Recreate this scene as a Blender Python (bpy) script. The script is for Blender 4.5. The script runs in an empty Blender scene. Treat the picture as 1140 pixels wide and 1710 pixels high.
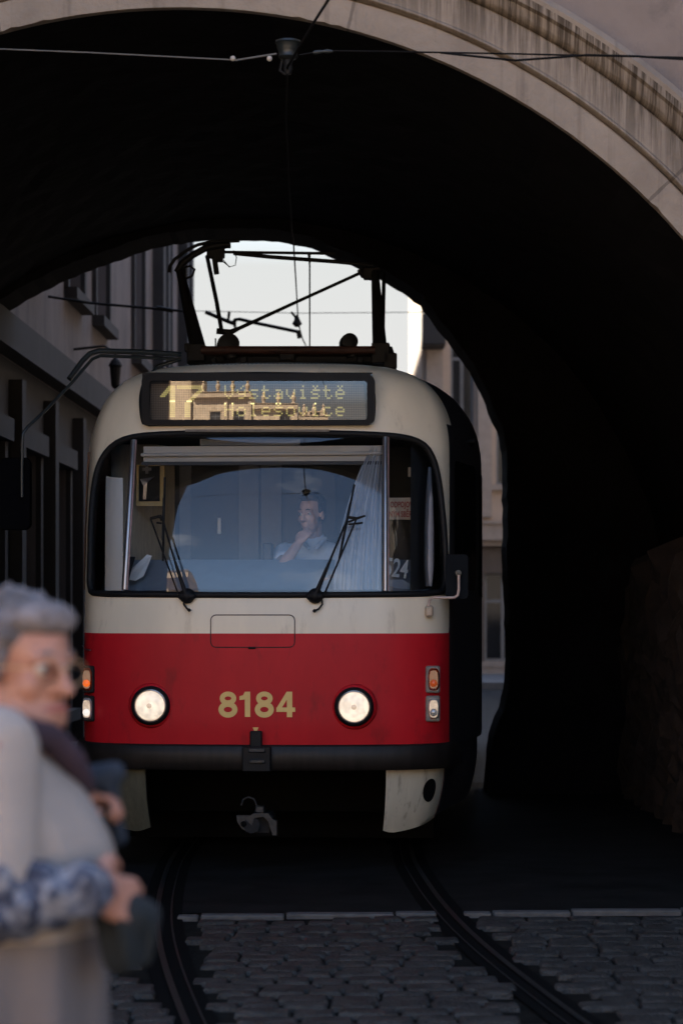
import bpy, bmesh, math, random
import numpy as np
from mathutils import Vector, Matrix
from mathutils.geometry import delaunay_2d_cdt
random.seed(7)
R = math.radians
SC = bpy.context.scene
COL = SC.collection

# ------------------------------------------------------------------ camera
F = 4037.0            # focal length in photograph pixels (85 mm on a 36 mm tall sensor, 1710 px)
EYE = 1.55
HX, HY = 570.0, 1015.0   # where the horizon crosses the picture's middle column
cam_d = bpy.data.cameras.new("camera")
cam = bpy.data.objects.new("camera", cam_d); COL.objects.link(cam)
cam.location = (0, 0, EYE); cam.rotation_euler = (R(90), 0, 0)
cam_d.sensor_fit = 'VERTICAL'; cam_d.sensor_height = 36.0; cam_d.lens = 85.0
cam_d.shift_y = (HY - 855.0) / 1710.0
cam_d.clip_start = 0.1; cam_d.clip_end = 3000
cam_d.dof.use_dof = True; cam_d.dof.focus_distance = 14.2; cam_d.dof.aperture_fstop = 3.1
SC.camera = cam

# ------------------------------------------------------------------ sky and sun
SUN_EL, SUN_AZ = 46.0, -28.0      # azimuth from +Y towards +X: the sun stands beyond the gate, to the left
w = bpy.data.worlds.new("World"); SC.world = w; w.use_nodes = True
nt = w.node_tree; nt.nodes.clear()
wo = nt.nodes.new('ShaderNodeOutputWorld'); bg = nt.nodes.new('ShaderNodeBackground')
sky = nt.nodes.new('ShaderNodeTexSky'); sky.sky_type = 'NISHITA'; sky.sun_disc = False
sky.sun_elevation = R(SUN_EL); sky.sun_rotation = R(SUN_AZ); sky.air_density = 1.0; sky.dust_density = 0.5; sky.ozone_density = 1.6
tc = nt.nodes.new('ShaderNodeTexCoord'); mp = nt.nodes.new('ShaderNodeMapping'); mp.inputs['Scale'].default_value = (1.0, 1.0, 2.6)
nz = nt.nodes.new('ShaderNodeTexNoise'); nz.inputs['Scale'].default_value = 2.3; nz.inputs['Detail'].default_value = 8; nz.inputs['Roughness'].default_value = .58
cr = nt.nodes.new('ShaderNodeValToRGB'); cr.color_ramp.elements[0].position = .55; cr.color_ramp.elements[1].position = .82
mx = nt.nodes.new('ShaderNodeMix'); mx.data_type = 'RGBA'; mx.inputs[7].default_value = (7.5, 7.7, 8.2, 1)
L = nt.links
L.new(tc.outputs['Generated'], mp.inputs['Vector']); L.new(mp.outputs[0], nz.inputs['Vector']); L.new(nz.outputs['Fac'], cr.inputs[0])
L.new(cr.outputs[0], mx.inputs[0]); L.new(sky.outputs[0], mx.inputs[6])
# a pale veil of thin cloud low over the horizon
sxyz = nt.nodes.new('ShaderNodeSeparateXYZ'); L.new(tc.outputs['Generated'], sxyz.inputs[0])
hr_ = nt.nodes.new('ShaderNodeMapRange'); hr_.inputs['From Min'].default_value = .14; hr_.inputs['From Max'].default_value = .28; hr_.inputs['To Min'].default_value = 1.0; hr_.inputs['To Max'].default_value = 0.0
L.new(sxyz.outputs[2], hr_.inputs[0])
veil = nt.nodes.new('ShaderNodeMix'); veil.data_type = 'RGBA'
vr = nt.nodes.new('ShaderNodeMapRange'); vr.inputs['From Min'].default_value = 0.0; vr.inputs['From Max'].default_value = .2; L.new(sxyz.outputs[2], vr.inputs[0])
vc = nt.nodes.new('ShaderNodeMix'); vc.data_type = 'RGBA'; vc.inputs[6].default_value = (1.80, 1.70, 1.63, 1); vc.inputs[7].default_value = (1.52, 1.61, 1.61, 1); L.new(vr.outputs[0], vc.inputs[0])
L.new(hr_.outputs[0], veil.inputs[0]); L.new(mx.outputs[2], veil.inputs[6]); L.new(vc.outputs[2], veil.inputs[7]); L.new(veil.outputs[2], bg.inputs['Color'])
bg.inputs['Strength'].default_value = 0.06
L.new(bg.outputs[0], wo.inputs['Surface'])
sl = bpy.data.lights.new("sun", 'SUN'); sl.energy = 5.0; sl.angle = R(0.5); sl.color = (1.0, .90, .76)
so = bpy.data.objects.new("sun", sl); COL.objects.link(so)
sd = Vector((math.sin(R(SUN_AZ)) * math.cos(R(SUN_EL)), math.cos(R(SUN_AZ)) * math.cos(R(SUN_EL)), math.sin(R(SUN_EL))))
so.rotation_euler = sd.to_track_quat('Z', 'Y').to_euler(); so.location = (0, 0, 30)
SC.view_settings.view_transform = 'Standard'; SC.view_settings.look = 'None'
SC.view_settings.exposure = 3.0; SC.view_settings.gamma = 1.0
SC.render.engine = 'CYCLES'; SC.cycles.max_bounces = 8; SC.cycles.use_denoising = True
SC.cycles.sample_clamp_indirect = 4.0; SC.cycles.caustics_reflective = False; SC.cycles.caustics_refractive = False

def PX(x, y, D):
    """photograph pixel + distance in metres -> world point"""
    return Vector(((x - HX) * D / F, D, EYE + (HY - y) * D / F))

# ------------------------------------------------------------------ materials
def mat(name, col, rough=.6, metal=0.0, coat=0.0, var=.12, scale=6.0, bump=0.0, bscale=40.0, spec=.5, vscale=(1, 1, 1), dirt=None, dirt_pos=.6, alpha=None):
    m = bpy.data.materials.new(name); m.use_nodes = True
    n = m.node_tree; b = n.nodes['Principled BSDF']
    b.inputs['Roughness'].default_value = rough; b.inputs['Metallic'].default_value = metal
    b.inputs['Specular IOR Level'].default_value = spec
    if coat: b.inputs['Coat Weight'].default_value = coat; b.inputs['Coat Roughness'].default_value = .12
    t = n.nodes.new('ShaderNodeTexCoord'); mpp = n.nodes.new('ShaderNodeMapping'); mpp.inputs['Scale'].default_value = vscale
    n.links.new(t.outputs['Object'], mpp.inputs[0])
    z = n.nodes.new('ShaderNodeTexNoise'); z.inputs['Scale'].default_value = scale; z.inputs['Detail'].default_value = 7; z.inputs['Roughness'].default_value = .6
    n.links.new(mpp.outputs[0], z.inputs['Vector'])
    c = n.nodes.new('ShaderNodeValToRGB')
    c.color_ramp.elements[0].position = .3; c.color_ramp.elements[1].position = .7
    c.color_ramp.elements[0].color = tuple(max(0, k * (1 - var)) for k in col) + (1,)
    c.color_ramp.elements[1].color = tuple(min(1, k * (1 + var)) for k in col) + (1,)
    n.links.new(z.outputs['Fac'], c.inputs[0])
    out = c.outputs[0]
    if dirt:
        z2 = n.nodes.new('ShaderNodeTexNoise'); z2.inputs['Scale'].default_value = scale * 1.7; z2.inputs['Detail'].default_value = 9; z2.inputs['Roughness'].default_value = .7
        n.links.new(mpp.outputs[0], z2.inputs['Vector'])
        r2 = n.nodes.new('ShaderNodeValToRGB'); r2.color_ramp.elements[0].position = dirt_pos; r2.color_ramp.elements[1].position = min(1, dirt_pos + .2)
        n.links.new(z2.outputs['Fac'], r2.inputs[0])
        mm = n.nodes.new('ShaderNodeMix'); mm.data_type = 'RGBA'; mm.inputs[7].default_value = tuple(dirt) + (1,)
        n.links.new(r2.outputs[0], mm.inputs[0]); n.links.new(out, mm.inputs[6]); out = mm.outputs[2]
    n.links.new(out, b.inputs['Base Color'])
    if bump:
        z3 = n.nodes.new('ShaderNodeTexNoise'); z3.inputs['Scale'].default_value = bscale; z3.inputs['Detail'].default_value = 6
        n.links.new(mpp.outputs[0], z3.inputs['Vector'])
        bp = n.nodes.new('ShaderNodeBump'); bp.inputs['Strength'].default_value = bump; bp.inputs['Distance'].default_value = .02
        n.links.new(z3.outputs['Fac'], bp.inputs['Height']); n.links.new(bp.outputs[0], b.inputs['Normal'])
    return m

def glass(name, tint=(.9, .95, .97), rough=0.0, boost=1.0):
    """thin pane: see-through plus a Fresnel mirror"""
    m = bpy.data.materials.new(name); m.use_nodes = True; n = m.node_tree; n.nodes.clear()
    o = n.nodes.new('ShaderNodeOutputMaterial'); tr = n.nodes.new('ShaderNodeBsdfTransparent'); tr.inputs[0].default_value = tint + (1,)
    gl = n.nodes.new('ShaderNodeBsdfGlossy'); gl.inputs['Roughness'].default_value = rough; gl.inputs[0].default_value = (1, 1, 1, 1)
    fr = n.nodes.new('ShaderNodeFresnel'); fr.inputs[0].default_value = 1.5
    mu = n.nodes.new('ShaderNodeMath'); mu.operation = 'MULTIPLY'; mu.inputs[1].default_value = boost; mu.use_clamp = True
    ms = n.nodes.new('ShaderNodeMixShader')
    n.links.new(fr.outputs[0], mu.inputs[0]); n.links.new(mu.outputs[0], ms.inputs[0]); n.links.new(tr.outputs[0], ms.inputs[1]); n.links.new(gl.outputs[0], ms.inputs[2])
    n.links.new(ms.outputs[0], o.inputs['Surface'])
    return m

def emis(name, col, strength, base=(.5, .5, .5), tex=None):
    m = bpy.data.materials.new(name); m.use_nodes = True; n = m.node_tree; b = n.nodes['Principled BSDF']
    b.inputs['Base Color'].default_value = base + (1,); b.inputs['Roughness'].default_value = .15
    b.inputs['Emission Color'].default_value = col + (1,); b.inputs['Emission Strength'].default_value = strength
    if tex:
        t = n.nodes.new('ShaderNodeTexCoord'); z = n.nodes.new('ShaderNodeTexNoise'); z.inputs['Scale'].default_value = tex; z.inputs['Detail'].default_value = 4
        c = n.nodes.new('ShaderNodeValToRGB'); c.color_ramp.elements[0].position = .38; c.color_ramp.elements[1].position = .6
        c.color_ramp.elements[0].color = tuple(k * .62 for k in col) + (1,); c.color_ramp.elements[1].color = col + (1,)
        n.links.new(t.outputs['Object'], z.inputs['Vector']); n.links.new(z.outputs['Fac'], c.inputs[0]); n.links.new(c.outputs[0], b.inputs['Emission Color'])
    return m

M = {}
M['cream'] = mat('cream_paint', (.80, .71, .56), .34, coat=.15, var=.06, scale=5, vscale=(1, 1, .22), dirt=(.52, .44, .33), dirt_pos=.58)
M['red'] = mat('red_paint', (.52, .012, .020), .5, coat=0, spec=.22, var=.12, scale=4, vscale=(1, 1, .4), dirt=(.26, .014, .016), dirt_pos=.56)
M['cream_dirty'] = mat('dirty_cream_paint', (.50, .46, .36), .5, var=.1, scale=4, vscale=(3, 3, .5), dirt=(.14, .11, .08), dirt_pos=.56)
M['shaded_olive'] = mat('shaded_skirt_paint', (.09, .085, .055), .7, var=.25, scale=5, vscale=(2, 2, .5), dirt=(.05, .045, .03), dirt_pos=.5)  # left skirt only: its shade is put into this darker olive colour
M['roof'] = mat('roof_paint', (.09, .085, .08), .7, var=.3, scale=8)
M['side_dark'] = mat('side_near_black', (.022, .022, .026), .45, spec=.3)  # one near-black tone from the right front corner back
M['rubber'] = mat('black_rubber', (.006, .006, .007), .6, var=.3, spec=.25)
M['bumper'] = mat('bumper_dark_metal', (.012, .0095, .0085), .5, spec=.3, var=.5, scale=9, vscale=(3, 1, .4), dirt=(.16, .12, .08), dirt_pos=.66)
M['steel'] = mat('brushed_steel', (.42, .38, .36), .28, metal=.9, var=.15, scale=20, vscale=(1, 1, .2))
M['rustpost'] = mat('painted_post', (.32, .2, .19), .4, metal=.3, var=.3, scale=20)
M['dsteel'] = mat('dark_steel', (.008, .008, .009), .65, spec=.25, metal=.0, var=.4, scale=30)
M['coupler'] = mat('coupler_grey', (.022, .025, .028), .5, metal=.2, var=.5, scale=30, dirt=(.05, .03, .02), dirt_pos=.5)
M['rust'] = mat('rusty_red_tube', (.04, .012, .008), .7, var=.4, scale=20)
M['black'] = mat('underframe_black', (.004, .004, .004), .9, spec=.1)
M['armgrey'] = mat('mirror_arm_dark', (.016, .020, .021), .4)
M['yellow'] = mat('number_yellow', (.80, .55, .19), .5, var=.08)
M['lineblack'] = mat('panel_gap', (.05, .02, .018), .8)
M['windscreen'] = glass('windscreen_glass', (.95, .97, .99), 0.0, 1.75)
M['dispglass'] = glass('display_glass', (.8, .8, .8), 0.0, 2.6)
M['sideglass'] = mat('dark_side_glass', (.008, .009, .01), .05, spec=.6)
M['dash'] = mat('dashboard_grey', (.26, .31, .37), .6, var=.08)
M['cabdark'] = mat('cab_dark', (.03, .032, .036), .7)
M['cabgrey'] = mat('cab_grey_panel', (.13, .135, .15), .6)
M['cabblue'] = mat('cab_blue_panel', (.006, .012, .022), .5)
M['cabwood'] = mat('cab_wood_wall', (.66, .57, .44), .6, var=.14, scale=8, vscale=(4, 4, 1))
M['blind'] = mat('roller_blind', (.42, .38, .33), .8, var=.1, scale=10, vscale=(.4, 1, 4))
M['curtain'] = mat('white_curtain', (.46, .49, .54), .8, var=.05)
M['paper'] = mat('white_paper', (.75, .77, .78), .8, var=.04)
M['frameyel'] = mat('yellow_wood_frame', (.5, .36, .16), .6)
M['signbeige'] = mat('sign_beige', (.50, .40, .30), .6, var=.12, scale=40)
M['redink'] = mat('red_lettering', (.30, .03, .03), .6)
M['digitw'] = mat('white_digits', (.68, .76, .80), .6)
M['headlamp'] = emis('lit_headlamp', (1.0, .82, .62), .13, (.5, .48, .45), 22)
M['flatblack'] = mat('flat_black', (.004, .004, .005), 1.0, spec=0)
M['bulbcap'] = emis('bulb_cap_glow', (1.0, .72, .5), .075, (.3, .3, .3))
M['orange'] = mat('orange_lens', (.22, .028, .008), .15, var=.4, scale=30, coat=1)
M['orange_lit'] = emis('orange_bulb_glow', (1.0, .16, .02), .10, (.5, .1, .02))
M['clear'] = mat('clear_lens', (.5, .48, .45), .12, var=.5, scale=40, coat=1, metal=.3)
M['orange_dim'] = emis('orange_bulb_dim', (.8, .12, .02), .03, (.4, .07, .02))
M['bulbw'] = emis('white_bulb_glow', (1, .9, .78), .11)
M['led'] = emis('yellow_led', (.85, .75, .25), .05, (.3, .27, .1))
M['led_hot'] = emis('bright_yellow_led', (1.0, .9, .35), .2, (.6, .5, .2))
M['skin'] = mat('skin', (.40, .19, .135), .5, var=.12, scale=14)
M['skin_d'] = mat('driver_skin', (.44, .29, .24), .5, var=.08, scale=14)
M['shirt'] = mat('pale_blue_shirt', (.50, .56, .64), .8, var=.07, scale=9, bump=.3, bscale=14)
M['hair_d'] = mat('dark_hair', (.025, .02, .018), .6, var=.3, scale=60, bump=.6, bscale=80)
M['hair_g'] = mat('grey_hair', (.17, .145, .145), .8, var=.75, scale=11, bump=1.0, bscale=45)
M['knit'] = mat('grey_lilac_knit', (.385, .32, .28), .9, var=.06, scale=4, bump=.5, bscale=160, vscale=(.3, .3, 3))
M['knit2'] = mat('lower_coat_cloth', (.15, .125, .12), .9, var=.1, scale=3, vscale=(4, 4, .3))
M['scarf'] = mat('dark_purple_scarf', (.035, .018, .028), .9, var=.3)
M['trouser'] = mat('dark_trousers', (.03, .03, .035), .9)
M['shoe'] = mat('black_leather', (.015, .014, .013), .4)
M['jacket'] = mat('dark_blue_green_cloth', (.009, .013, .016), .85, var=.35, scale=9, bump=.6, bscale=12)
M['gold'] = mat('gold_wire', (.5, .3, .17), .4, metal=.4)
M['eyew'] = mat('eye_white', (.5, .48, .45), .3)
M['lip'] = mat('lips', (.36, .12, .10), .5)

# patterned blouse
def pattern(name, c1, c2, c3, scale):
    m = bpy.data.materials.new(name); m.use_nodes = True; n = m.node_tree; b = n.nodes['Principled BSDF']; b.inputs['Roughness'].default_value = .85
    t = n.nodes.new('ShaderNodeTexCoord'); v = n.nodes.new('ShaderNodeTexNoise'); v.inputs['Scale'].default_value = scale; v.inputs['Detail'].default_value = 3; v.inputs['Distortion'].default_value = 1.5
    c = n.nodes.new('ShaderNodeValToRGB'); e = c.color_ramp.elements
    e[0].position = .40; e[0].color = c1 + (1,); e[1].position = .60; e[1].color = c3 + (1,); q = e.new(.5); q.color = c2 + (1,)
    n.links.new(t.outputs['Object'], v.inputs[0]); n.links.new(v.outputs['Fac'], c.inputs[0]); n.links.new(c.outputs[0], b.inputs['Base Color'])
    return m
M['blouse'] = pattern('patterned_blouse', (.012, .016, .035), (.07, .08, .12), (.21, .21, .235), 20)

# ------------------------------------------------------------------ mesh helpers
class MB:
    def __init__(s): s.v = []; s.f = []; s.m = []
    def add(s, vs, fs, mi=0):
        o = len(s.v); s.v += [tuple(p) for p in vs]; s.f += [tuple(i + o for i in f) for f in fs]; s.m += [mi] * len(fs); return s
    def box(s, lo, hi, mi=0, X=None, bev=0.0):
        lo = Vector(lo); hi = Vector(hi)
        if bev:
            b = min(bev, *(abs(hi[i] - lo[i]) * .45 for i in range(3)))
            pts = []
            for sx in (0, 1):
                for sy in (0, 1):
                    for sz in (0, 1):
                        c = Vector((hi.x if sx else lo.x, hi.y if sy else lo.y, hi.z if sz else lo.z))
                        d = Vector((-b if sx else b, -b if sy else b, -b if sz else b))
                        for ax in range(3):
                            p = c + d; p[ax] = c[ax]; pts.append(p)
            bm = bmesh.new(); vv = [bm.verts.new(p) for p in pts]; bmesh.ops.convex_hull(bm, input=vv); bm.verts.index_update()
            P = [v.co.copy() for v in bm.verts]; fs = [tuple(v.index for v in f.verts) for f in bm.faces]; bm.free()
        else:
            P = [Vector((x, y, z)) for x in (lo.x, hi.x) for y in (lo.y, hi.y) for z in (lo.z, hi.z)]
            fs = [(0, 1, 3, 2), (4, 6, 7, 5), (0, 4, 5, 1), (2, 3, 7, 6), (0, 2, 6, 4), (1, 5, 7, 3)]
        if X is not None: P = [X @ p for p in P]
        return s.add(P, fs, mi)
    def tube(s, pts, r, seg=8, mi=0, caps=True, flat=1.0):
        pts = [Vector(p) for p in pts]; n = len(pts)
        if not hasattr(r, '__len__'): r = [r] * n
        rings = []; prev = None
        for i, p in enumerate(pts):
            t = (pts[min(i + 1, n - 1)] - pts[max(i - 1, 0)]).normalized()
            a = prev if prev is not None else (Vector((0, 0, 1)) if abs(t.z) < .9 else Vector((1, 0, 0)))
            a = (a - t * a.dot(t)).normalized(); b = t.cross(a); prev = a
            rings.append([p + (a * math.cos(k * 2 * math.pi / seg) + b * math.sin(k * 2 * math.pi / seg) * flat) * r[i] for k in range(seg)])
        vs = [q for rg in rings for q in rg]
        fs = [(i * seg + k, i * seg + (k + 1) % seg, (i + 1) * seg + (k + 1) % seg, (i + 1) * seg + k) for i in range(n - 1) for k in range(seg)]
        if caps: fs += [tuple(range(seg - 1, -1, -1)), tuple((n - 1) * seg + k for k in range(seg))]
        return s.add(vs, fs, mi)
    def lathe(s, prof, base, axis, seg=32, mi=0):
        """prof: [(radius, along axis)]"""
        ax = Vector(axis).normalized(); a = Vector((0, 0, 1)) if abs(ax.z) < .9 else Vector((1, 0, 0)); a = (a - ax * a.dot(ax)).normalized(); b = ax.cross(a)
        base = Vector(base); vs = []; n = len(prof)
        for (r, h) in prof:
            for k in range(seg):
                an = 2 * math.pi * k / seg; vs.append(base + ax * h + (a * math.cos(an) + b * math.sin(an)) * r)
        fs = [(i * seg + k, i * seg + (k + 1) % seg, (i + 1) * seg + (k + 1) % seg, (i + 1) * seg + k) for i in range(n - 1) for k in range(seg)]
        fs += [tuple(range(seg - 1, -1, -1)), tuple((n - 1) * seg + k for k in range(seg))]
        return s.add(vs, fs, mi)
    def build(s, name, mats, parent=None, smooth=False, loc=None):
        me = bpy.data.meshes.new(name)
        if loc is not None: me.from_pydata([tuple(Vector(p) - Vector(loc)) for p in s.v], [], s.f)
        else: me.from_pydata(s.v, [], s.f)
        if not isinstance(mats, (list, tuple)): mats = [mats]
        for q in mats: me.materials.append(q)
        for p, mi in zip(me.polygons, s.m): p.material_index = mi; p.use_smooth = smooth
        me.update(); ob = bpy.data.objects.new(name, me); COL.objects.link(ob)
        if loc is not None: ob.location = loc
        if parent is not None: ob.parent = parent
        if smooth:
            bm = bmesh.new(); bm.from_mesh(me); 
            for e in bm.edges:
                if len(e.link_faces) == 2 and e.calc_face_angle(0) > R(50): e.smooth = False
            bm.to_mesh(me); bm.free()
        return ob

def empty(name, loc=(0, 0, 0), rz=0.0):
    o = bpy.data.objects.new(name, None); COL.objects.link(o); o.location = loc; o.rotation_euler = (0, 0, rz); o.empty_display_size = .2; return o
def tag(o, label=None, cat=None, group=None, kind=None):
    if label: o['label'] = label
    if cat: o['category'] = cat
    if group: o['group'] = group
    if kind: o['kind'] = kind
    return o

def pchip(x, y, xq):
    x = np.asarray(x, float); y = np.asarray(y, float); h = np.diff(x); d = np.diff(y) / h; m = np.zeros_like(x)
    m[1:-1] = np.where(d[:-1] * d[1:] > 0, 2 * d[:-1] * d[1:] / np.where(np.abs(d[:-1] + d[1:]) < 1e-12, 1, d[:-1] + d[1:]), 0)
    m[0] = d[0]; m[-1] = d[-1]
    i = np.clip(np.searchsorted(x, xq) - 1, 0, len(x) - 2); t = (xq - x[i]) / h[i]
    return (2*t**3-3*t**2+1)*y[i] + (t**3-2*t**2+t)*h[i]*m[i] + (-2*t**3+3*t**2)*y[i+1] + (t**3-t**2)*h[i]*m[i+1]

def inpoly(x, y, poly):
    c = False; n = len(poly); j = n - 1
    for i in range(n):
        xi, yi = poly[i]; xj, yj = poly[j]
        if (yi > y) != (yj > y) and x < (xj - xi) * (y - yi) / (yj - yi) + xi: c = not c
        j = i
    return c
def distpoly(x, y, poly):
    P = np.asarray(poly); Q = np.roll(P, -1, 0); d = Q - P; w_ = np.array([x, y]) - P
    t = np.clip((w_ * d).sum(1) / np.maximum((d * d).sum(1), 1e-12), 0, 1); e = w_ - d * t[:, None]
    return math.sqrt((e * e).sum(1).min())
def cdt(outer, holes=(), grid=(), lines=(), clear=.012):
    """triangulate a region with holes; grid points kept clear of the boundaries"""
    pts = []; edges = []
    def ring(p):
        o = len(pts); pts.extend(Vector(q) for q in p); n = len(p); edges.extend((o + i, o + (i + 1) % n) for i in range(n))
    ring(outer)
    for h in holes: ring(h)
    for ln in lines:
        o = len(pts); pts.extend(Vector(q) for q in ln); edges.extend((o + i, o + i + 1) for i in range(len(ln) - 1))
    bb = [(min(p[0] for p in h) - .1, max(p[0] for p in h) + .1, min(p[1] for p in h) - .1, max(p[1] for p in h) + .1) for h in holes]
    for g in grid:
        if not inpoly(g[0], g[1], outer): continue
        if distpoly(g[0], g[1], outer) < clear: continue
        ok = True
        for h, b in zip(holes, bb):
            if b[0] < g[0] < b[1] and b[2] < g[1] < b[3]:
                if inpoly(g[0], g[1], h) or distpoly(g[0], g[1], h) < clear: ok = False; break
        if ok: pts.append(Vector(g))
    v, e, f, *_ = delaunay_2d_cdt(pts, edges, [], 0, 1e-7)
    F_ = []
    for t in f:
        cx = sum(v[i].x for i in t) / len(t); cy = sum(v[i].y for i in t) / len(t)
        if not inpoly(cx, cy, outer): continue
        if any(inpoly(cx, cy, h) for h in holes): continue
        a = sum((v[t[i]].x * v[t[(i + 1) % len(t)]].y - v[t[(i + 1) % len(t)]].x * v[t[i]].y) for i in range(len(t)))
        F_.append(tuple(t) if a > 0 else tuple(reversed(t)))
    return [(p.x, p.y) for p in v], F_
def rrect(x0, y0, x1, y1, r, n=6, step=None):
    P = []
    for (cx, cy, a0) in ((x1 - r, y0 + r, -90), (x1 - r, y1 - r, 0), (x0 + r, y1 - r, 90), (x0 + r, y0 + r, 180)):
        for k in range(n + 1):
            a = R(a0 + 90 * k / n); P.append((cx + r * math.cos(a), cy + r * math.sin(a)))
    return densify(P, step) if step else P
def densify(P, step, closed=True):
    o = []; n = len(P)
    for i in range(n if closed else n - 1):
        a = P[i]; b = P[(i + 1) % n]; d = math.dist(a, b); k = max(1, int(math.ceil(d / step)))
        o += [tuple(a[c] + (b[c] - a[c]) * j / k for c in range(len(a))) for j in range(k)]
    if not closed: o.append(tuple(P[-1]))
    return o

# ================================================================== SETTING
def sheet(name, x0, x1, y0, y1, z, m, kind='structure'):
    b = MB(); nx, ny = 12, 12
    vs = [(x0 + (x1 - x0) * i / nx, y0 + (y1 - y0) * j / ny, z) for j in range(ny + 1) for i in range(nx + 1)]
    fs = [(j * (nx + 1) + i, j * (nx + 1) + i + 1, (j + 1) * (nx + 1) + i + 1, (j + 1) * (nx + 1) + i) for j in range(ny) for i in range(nx)]
    b.add(vs, fs); return tag(b.build(name, m), kind=kind)

m_ground = mat('ground_paving', (.28, .225, .17), .85, var=.2, scale=1.2, bump=.3)
m_asph = mat('asphalt', (.010, .0096, .0092), .9, spec=.12, var=.6, scale=3, dirt=(.026, .025, .023), dirt_pos=.62, bump=.5, bscale=120)
m_asph2 = mat('far_road', (.009, .012, .016), .8, spec=.15, var=.2, scale=3, bump=.2)
m_stone_c = mat('sett_stone', (.036, .034, .031), .5, spec=.35, var=.65, scale=9, bump=1.0, bscale=60, dirt=(.085, .08, .072), dirt_pos=.6)
m_joint = mat('joint_dirt', (.011, .010, .0085), .95, spec=.08, var=.5, scale=14, bump=.5)
m_strip = mat('worn_threshold_stone', (.085, .08, .075), .7, var=.35, scale=14)
sheet('ground', -400, 400, -400, 600, -.03, m_ground)
sheet('road', -6, 6, .6, 12.3, -.012, m_joint)
sheet('tunnel_road', -4.5, 4.5, 12.31, 21.5, -.004, m_asph)
sheet('far_road', -6.5, 14, 21.51, 120, -.008, m_asph2)

def trackx(Y):   # centre line of the track
    ys = [-30, 0, 3, 6, 9, 12, 13.6, 15, 18, 30, 60]; xs = [9.5, 2.0, 1.3, .68, .165, -.17, -.26, -.30, -.25, .43, 2.2]
    return float(pchip(ys, xs, np.array([Y]))[0])
# setts
def setts():
    b = MB(); row = 0; y = 1.0
    while y < 12.2:
        dy = random.uniform(.135, .17); x = -5.0 + random.uniform(0, .2)
        tx = trackx(y + dy / 2)
        while x < 5.0:
            dx = random.uniform(.14, .25); cx = x + dx / 2
            lim = 12.02 + (cx + .8) * .09
            skip = any(abs(cx - (tx + s * .7175)) < .095 + dx * .26 for s in (-1, 1)) or y + dy > lim
            if not skip:
                z0 = random.uniform(-.004, .006); tiltx = random.uniform(-.02, .02); tilty = random.uniform(-.02, .02)
                c = (x + dx / 2, y + dy / 2); hx = dx / 2 - .004; hy = dy / 2 - .006
                base = []
                for k in range(10):
                    a = (math.pi / 4, 1.15, 1.95, 3 * math.pi / 4, math.pi, 5 * math.pi / 4, 4.3, 5.15, 7 * math.pi / 4, 6.2)[k]; ca, sa = math.cos(a), math.sin(a)
                    rr = 1 / max(abs(ca), abs(sa)) ** .93
                    base.append((ca * rr * random.uniform(.95, 1.02), sa * rr * random.uniform(.95, 1.02)))
                vs = []
                for (sc_, zz) in ((1.0, -.03), (.99, -.004), (.93, .005), (.80, .009)):
                    for (bx, by) in base:
                        px, py = bx * hx * sc_, by * hy * sc_
                        vs.append((c[0] + px, c[1] + py, zz + z0 + px * tiltx + py * tilty + random.uniform(-.0015, .0015)))
                fs = [(r_ * 10 + k, r_ * 10 + (k + 1) % 10, (r_ + 1) * 10 + (k + 1) % 10, (r_ + 1) * 10 + k) for r_ in range(3) for k in range(10)]
                fs.append(tuple(30 + k for k in range(10)))
                b.add(vs, fs)
            x += dx
        y += dy
    o = b.build('cobblestone_paving', m_stone_c, smooth=True)
    tag(o, kind='structure')
setts()
# light threshold stones under the arch edge
def strip():
    x = -4.1; b = MB()
    while x < 3.6:
        L_ = random.uniform(.35, .6); xc = x + L_ / 2
        yc = 12.10 + (xc + .8) * .09
        if all(abs(xc - (trackx(12) + s * .7175)) > .30 for s in (-1, 1)) or True:
            x1 = x + L_ - .01
            cuts = [trackx(12) + s * .7175 for s in (-1, 1) if x - .05 < trackx(12) + s * .7175 < x1 + .05]
            if cuts: b.box((cuts[0] + .07, yc - .05, -.02), (max(x1, cuts[0] + .12), yc + .05, .012), bev=.006); x1 = cuts[0] - .07
            if x1 - x > .03: b.box((x, yc - .05 + random.uniform(-.006, .006), -.02), (x1, yc + .05, .012 + random.uniform(-.002, .003)), bev=.006)
        x += L_
    tag(b.build('threshold_strip', m_strip), kind='structure')
strip()
m_rail = mat('rail_steel', (.012, .0115, .011), .55, spec=.3, metal=.0, var=.3, scale=20)
m_railbed = mat('rail_joint_black', (.005, .005, .005), .95, spec=.05)
def rail(side, label):
    ys = np.concatenate([np.arange(-6, 24, .4), np.arange(24, 60, 2.0)])
    root = MB(); gro = MB()
    def ribbon(mb, o0, o1, z0, z1=None):
        vs = []
        for Y in ys:
            X = trackx(float(Y)) + side * .7175
            vs += [(X + o0, float(Y), z0), (X + o1, float(Y), z0 if z1 is None else z1)]
        mb.add(vs, [(2 * i, 2 * i + 1, 2 * i + 3, 2 * i + 2) for i in range(len(ys) - 1)])
    s = side
    ribbon(gro, -.10, .10, -.001)
    if s > 0: ribbon(root, .012, .040, .008); ribbon(root, -.050, -.040, .006)
    else: ribbon(root, -.040, -.012, .008); ribbon(root, .040, .050, .006)
    r = root.build('tram_rail', m_rail); tag(r, label, 'rail', 'rails of the tram track')
    gro.build('rail_groove', m_railbed, r)
rail(-1, 'left grooved tram rail running beside the standing woman')
rail(1, 'right grooved tram rail curving across the open cobbles')

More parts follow.
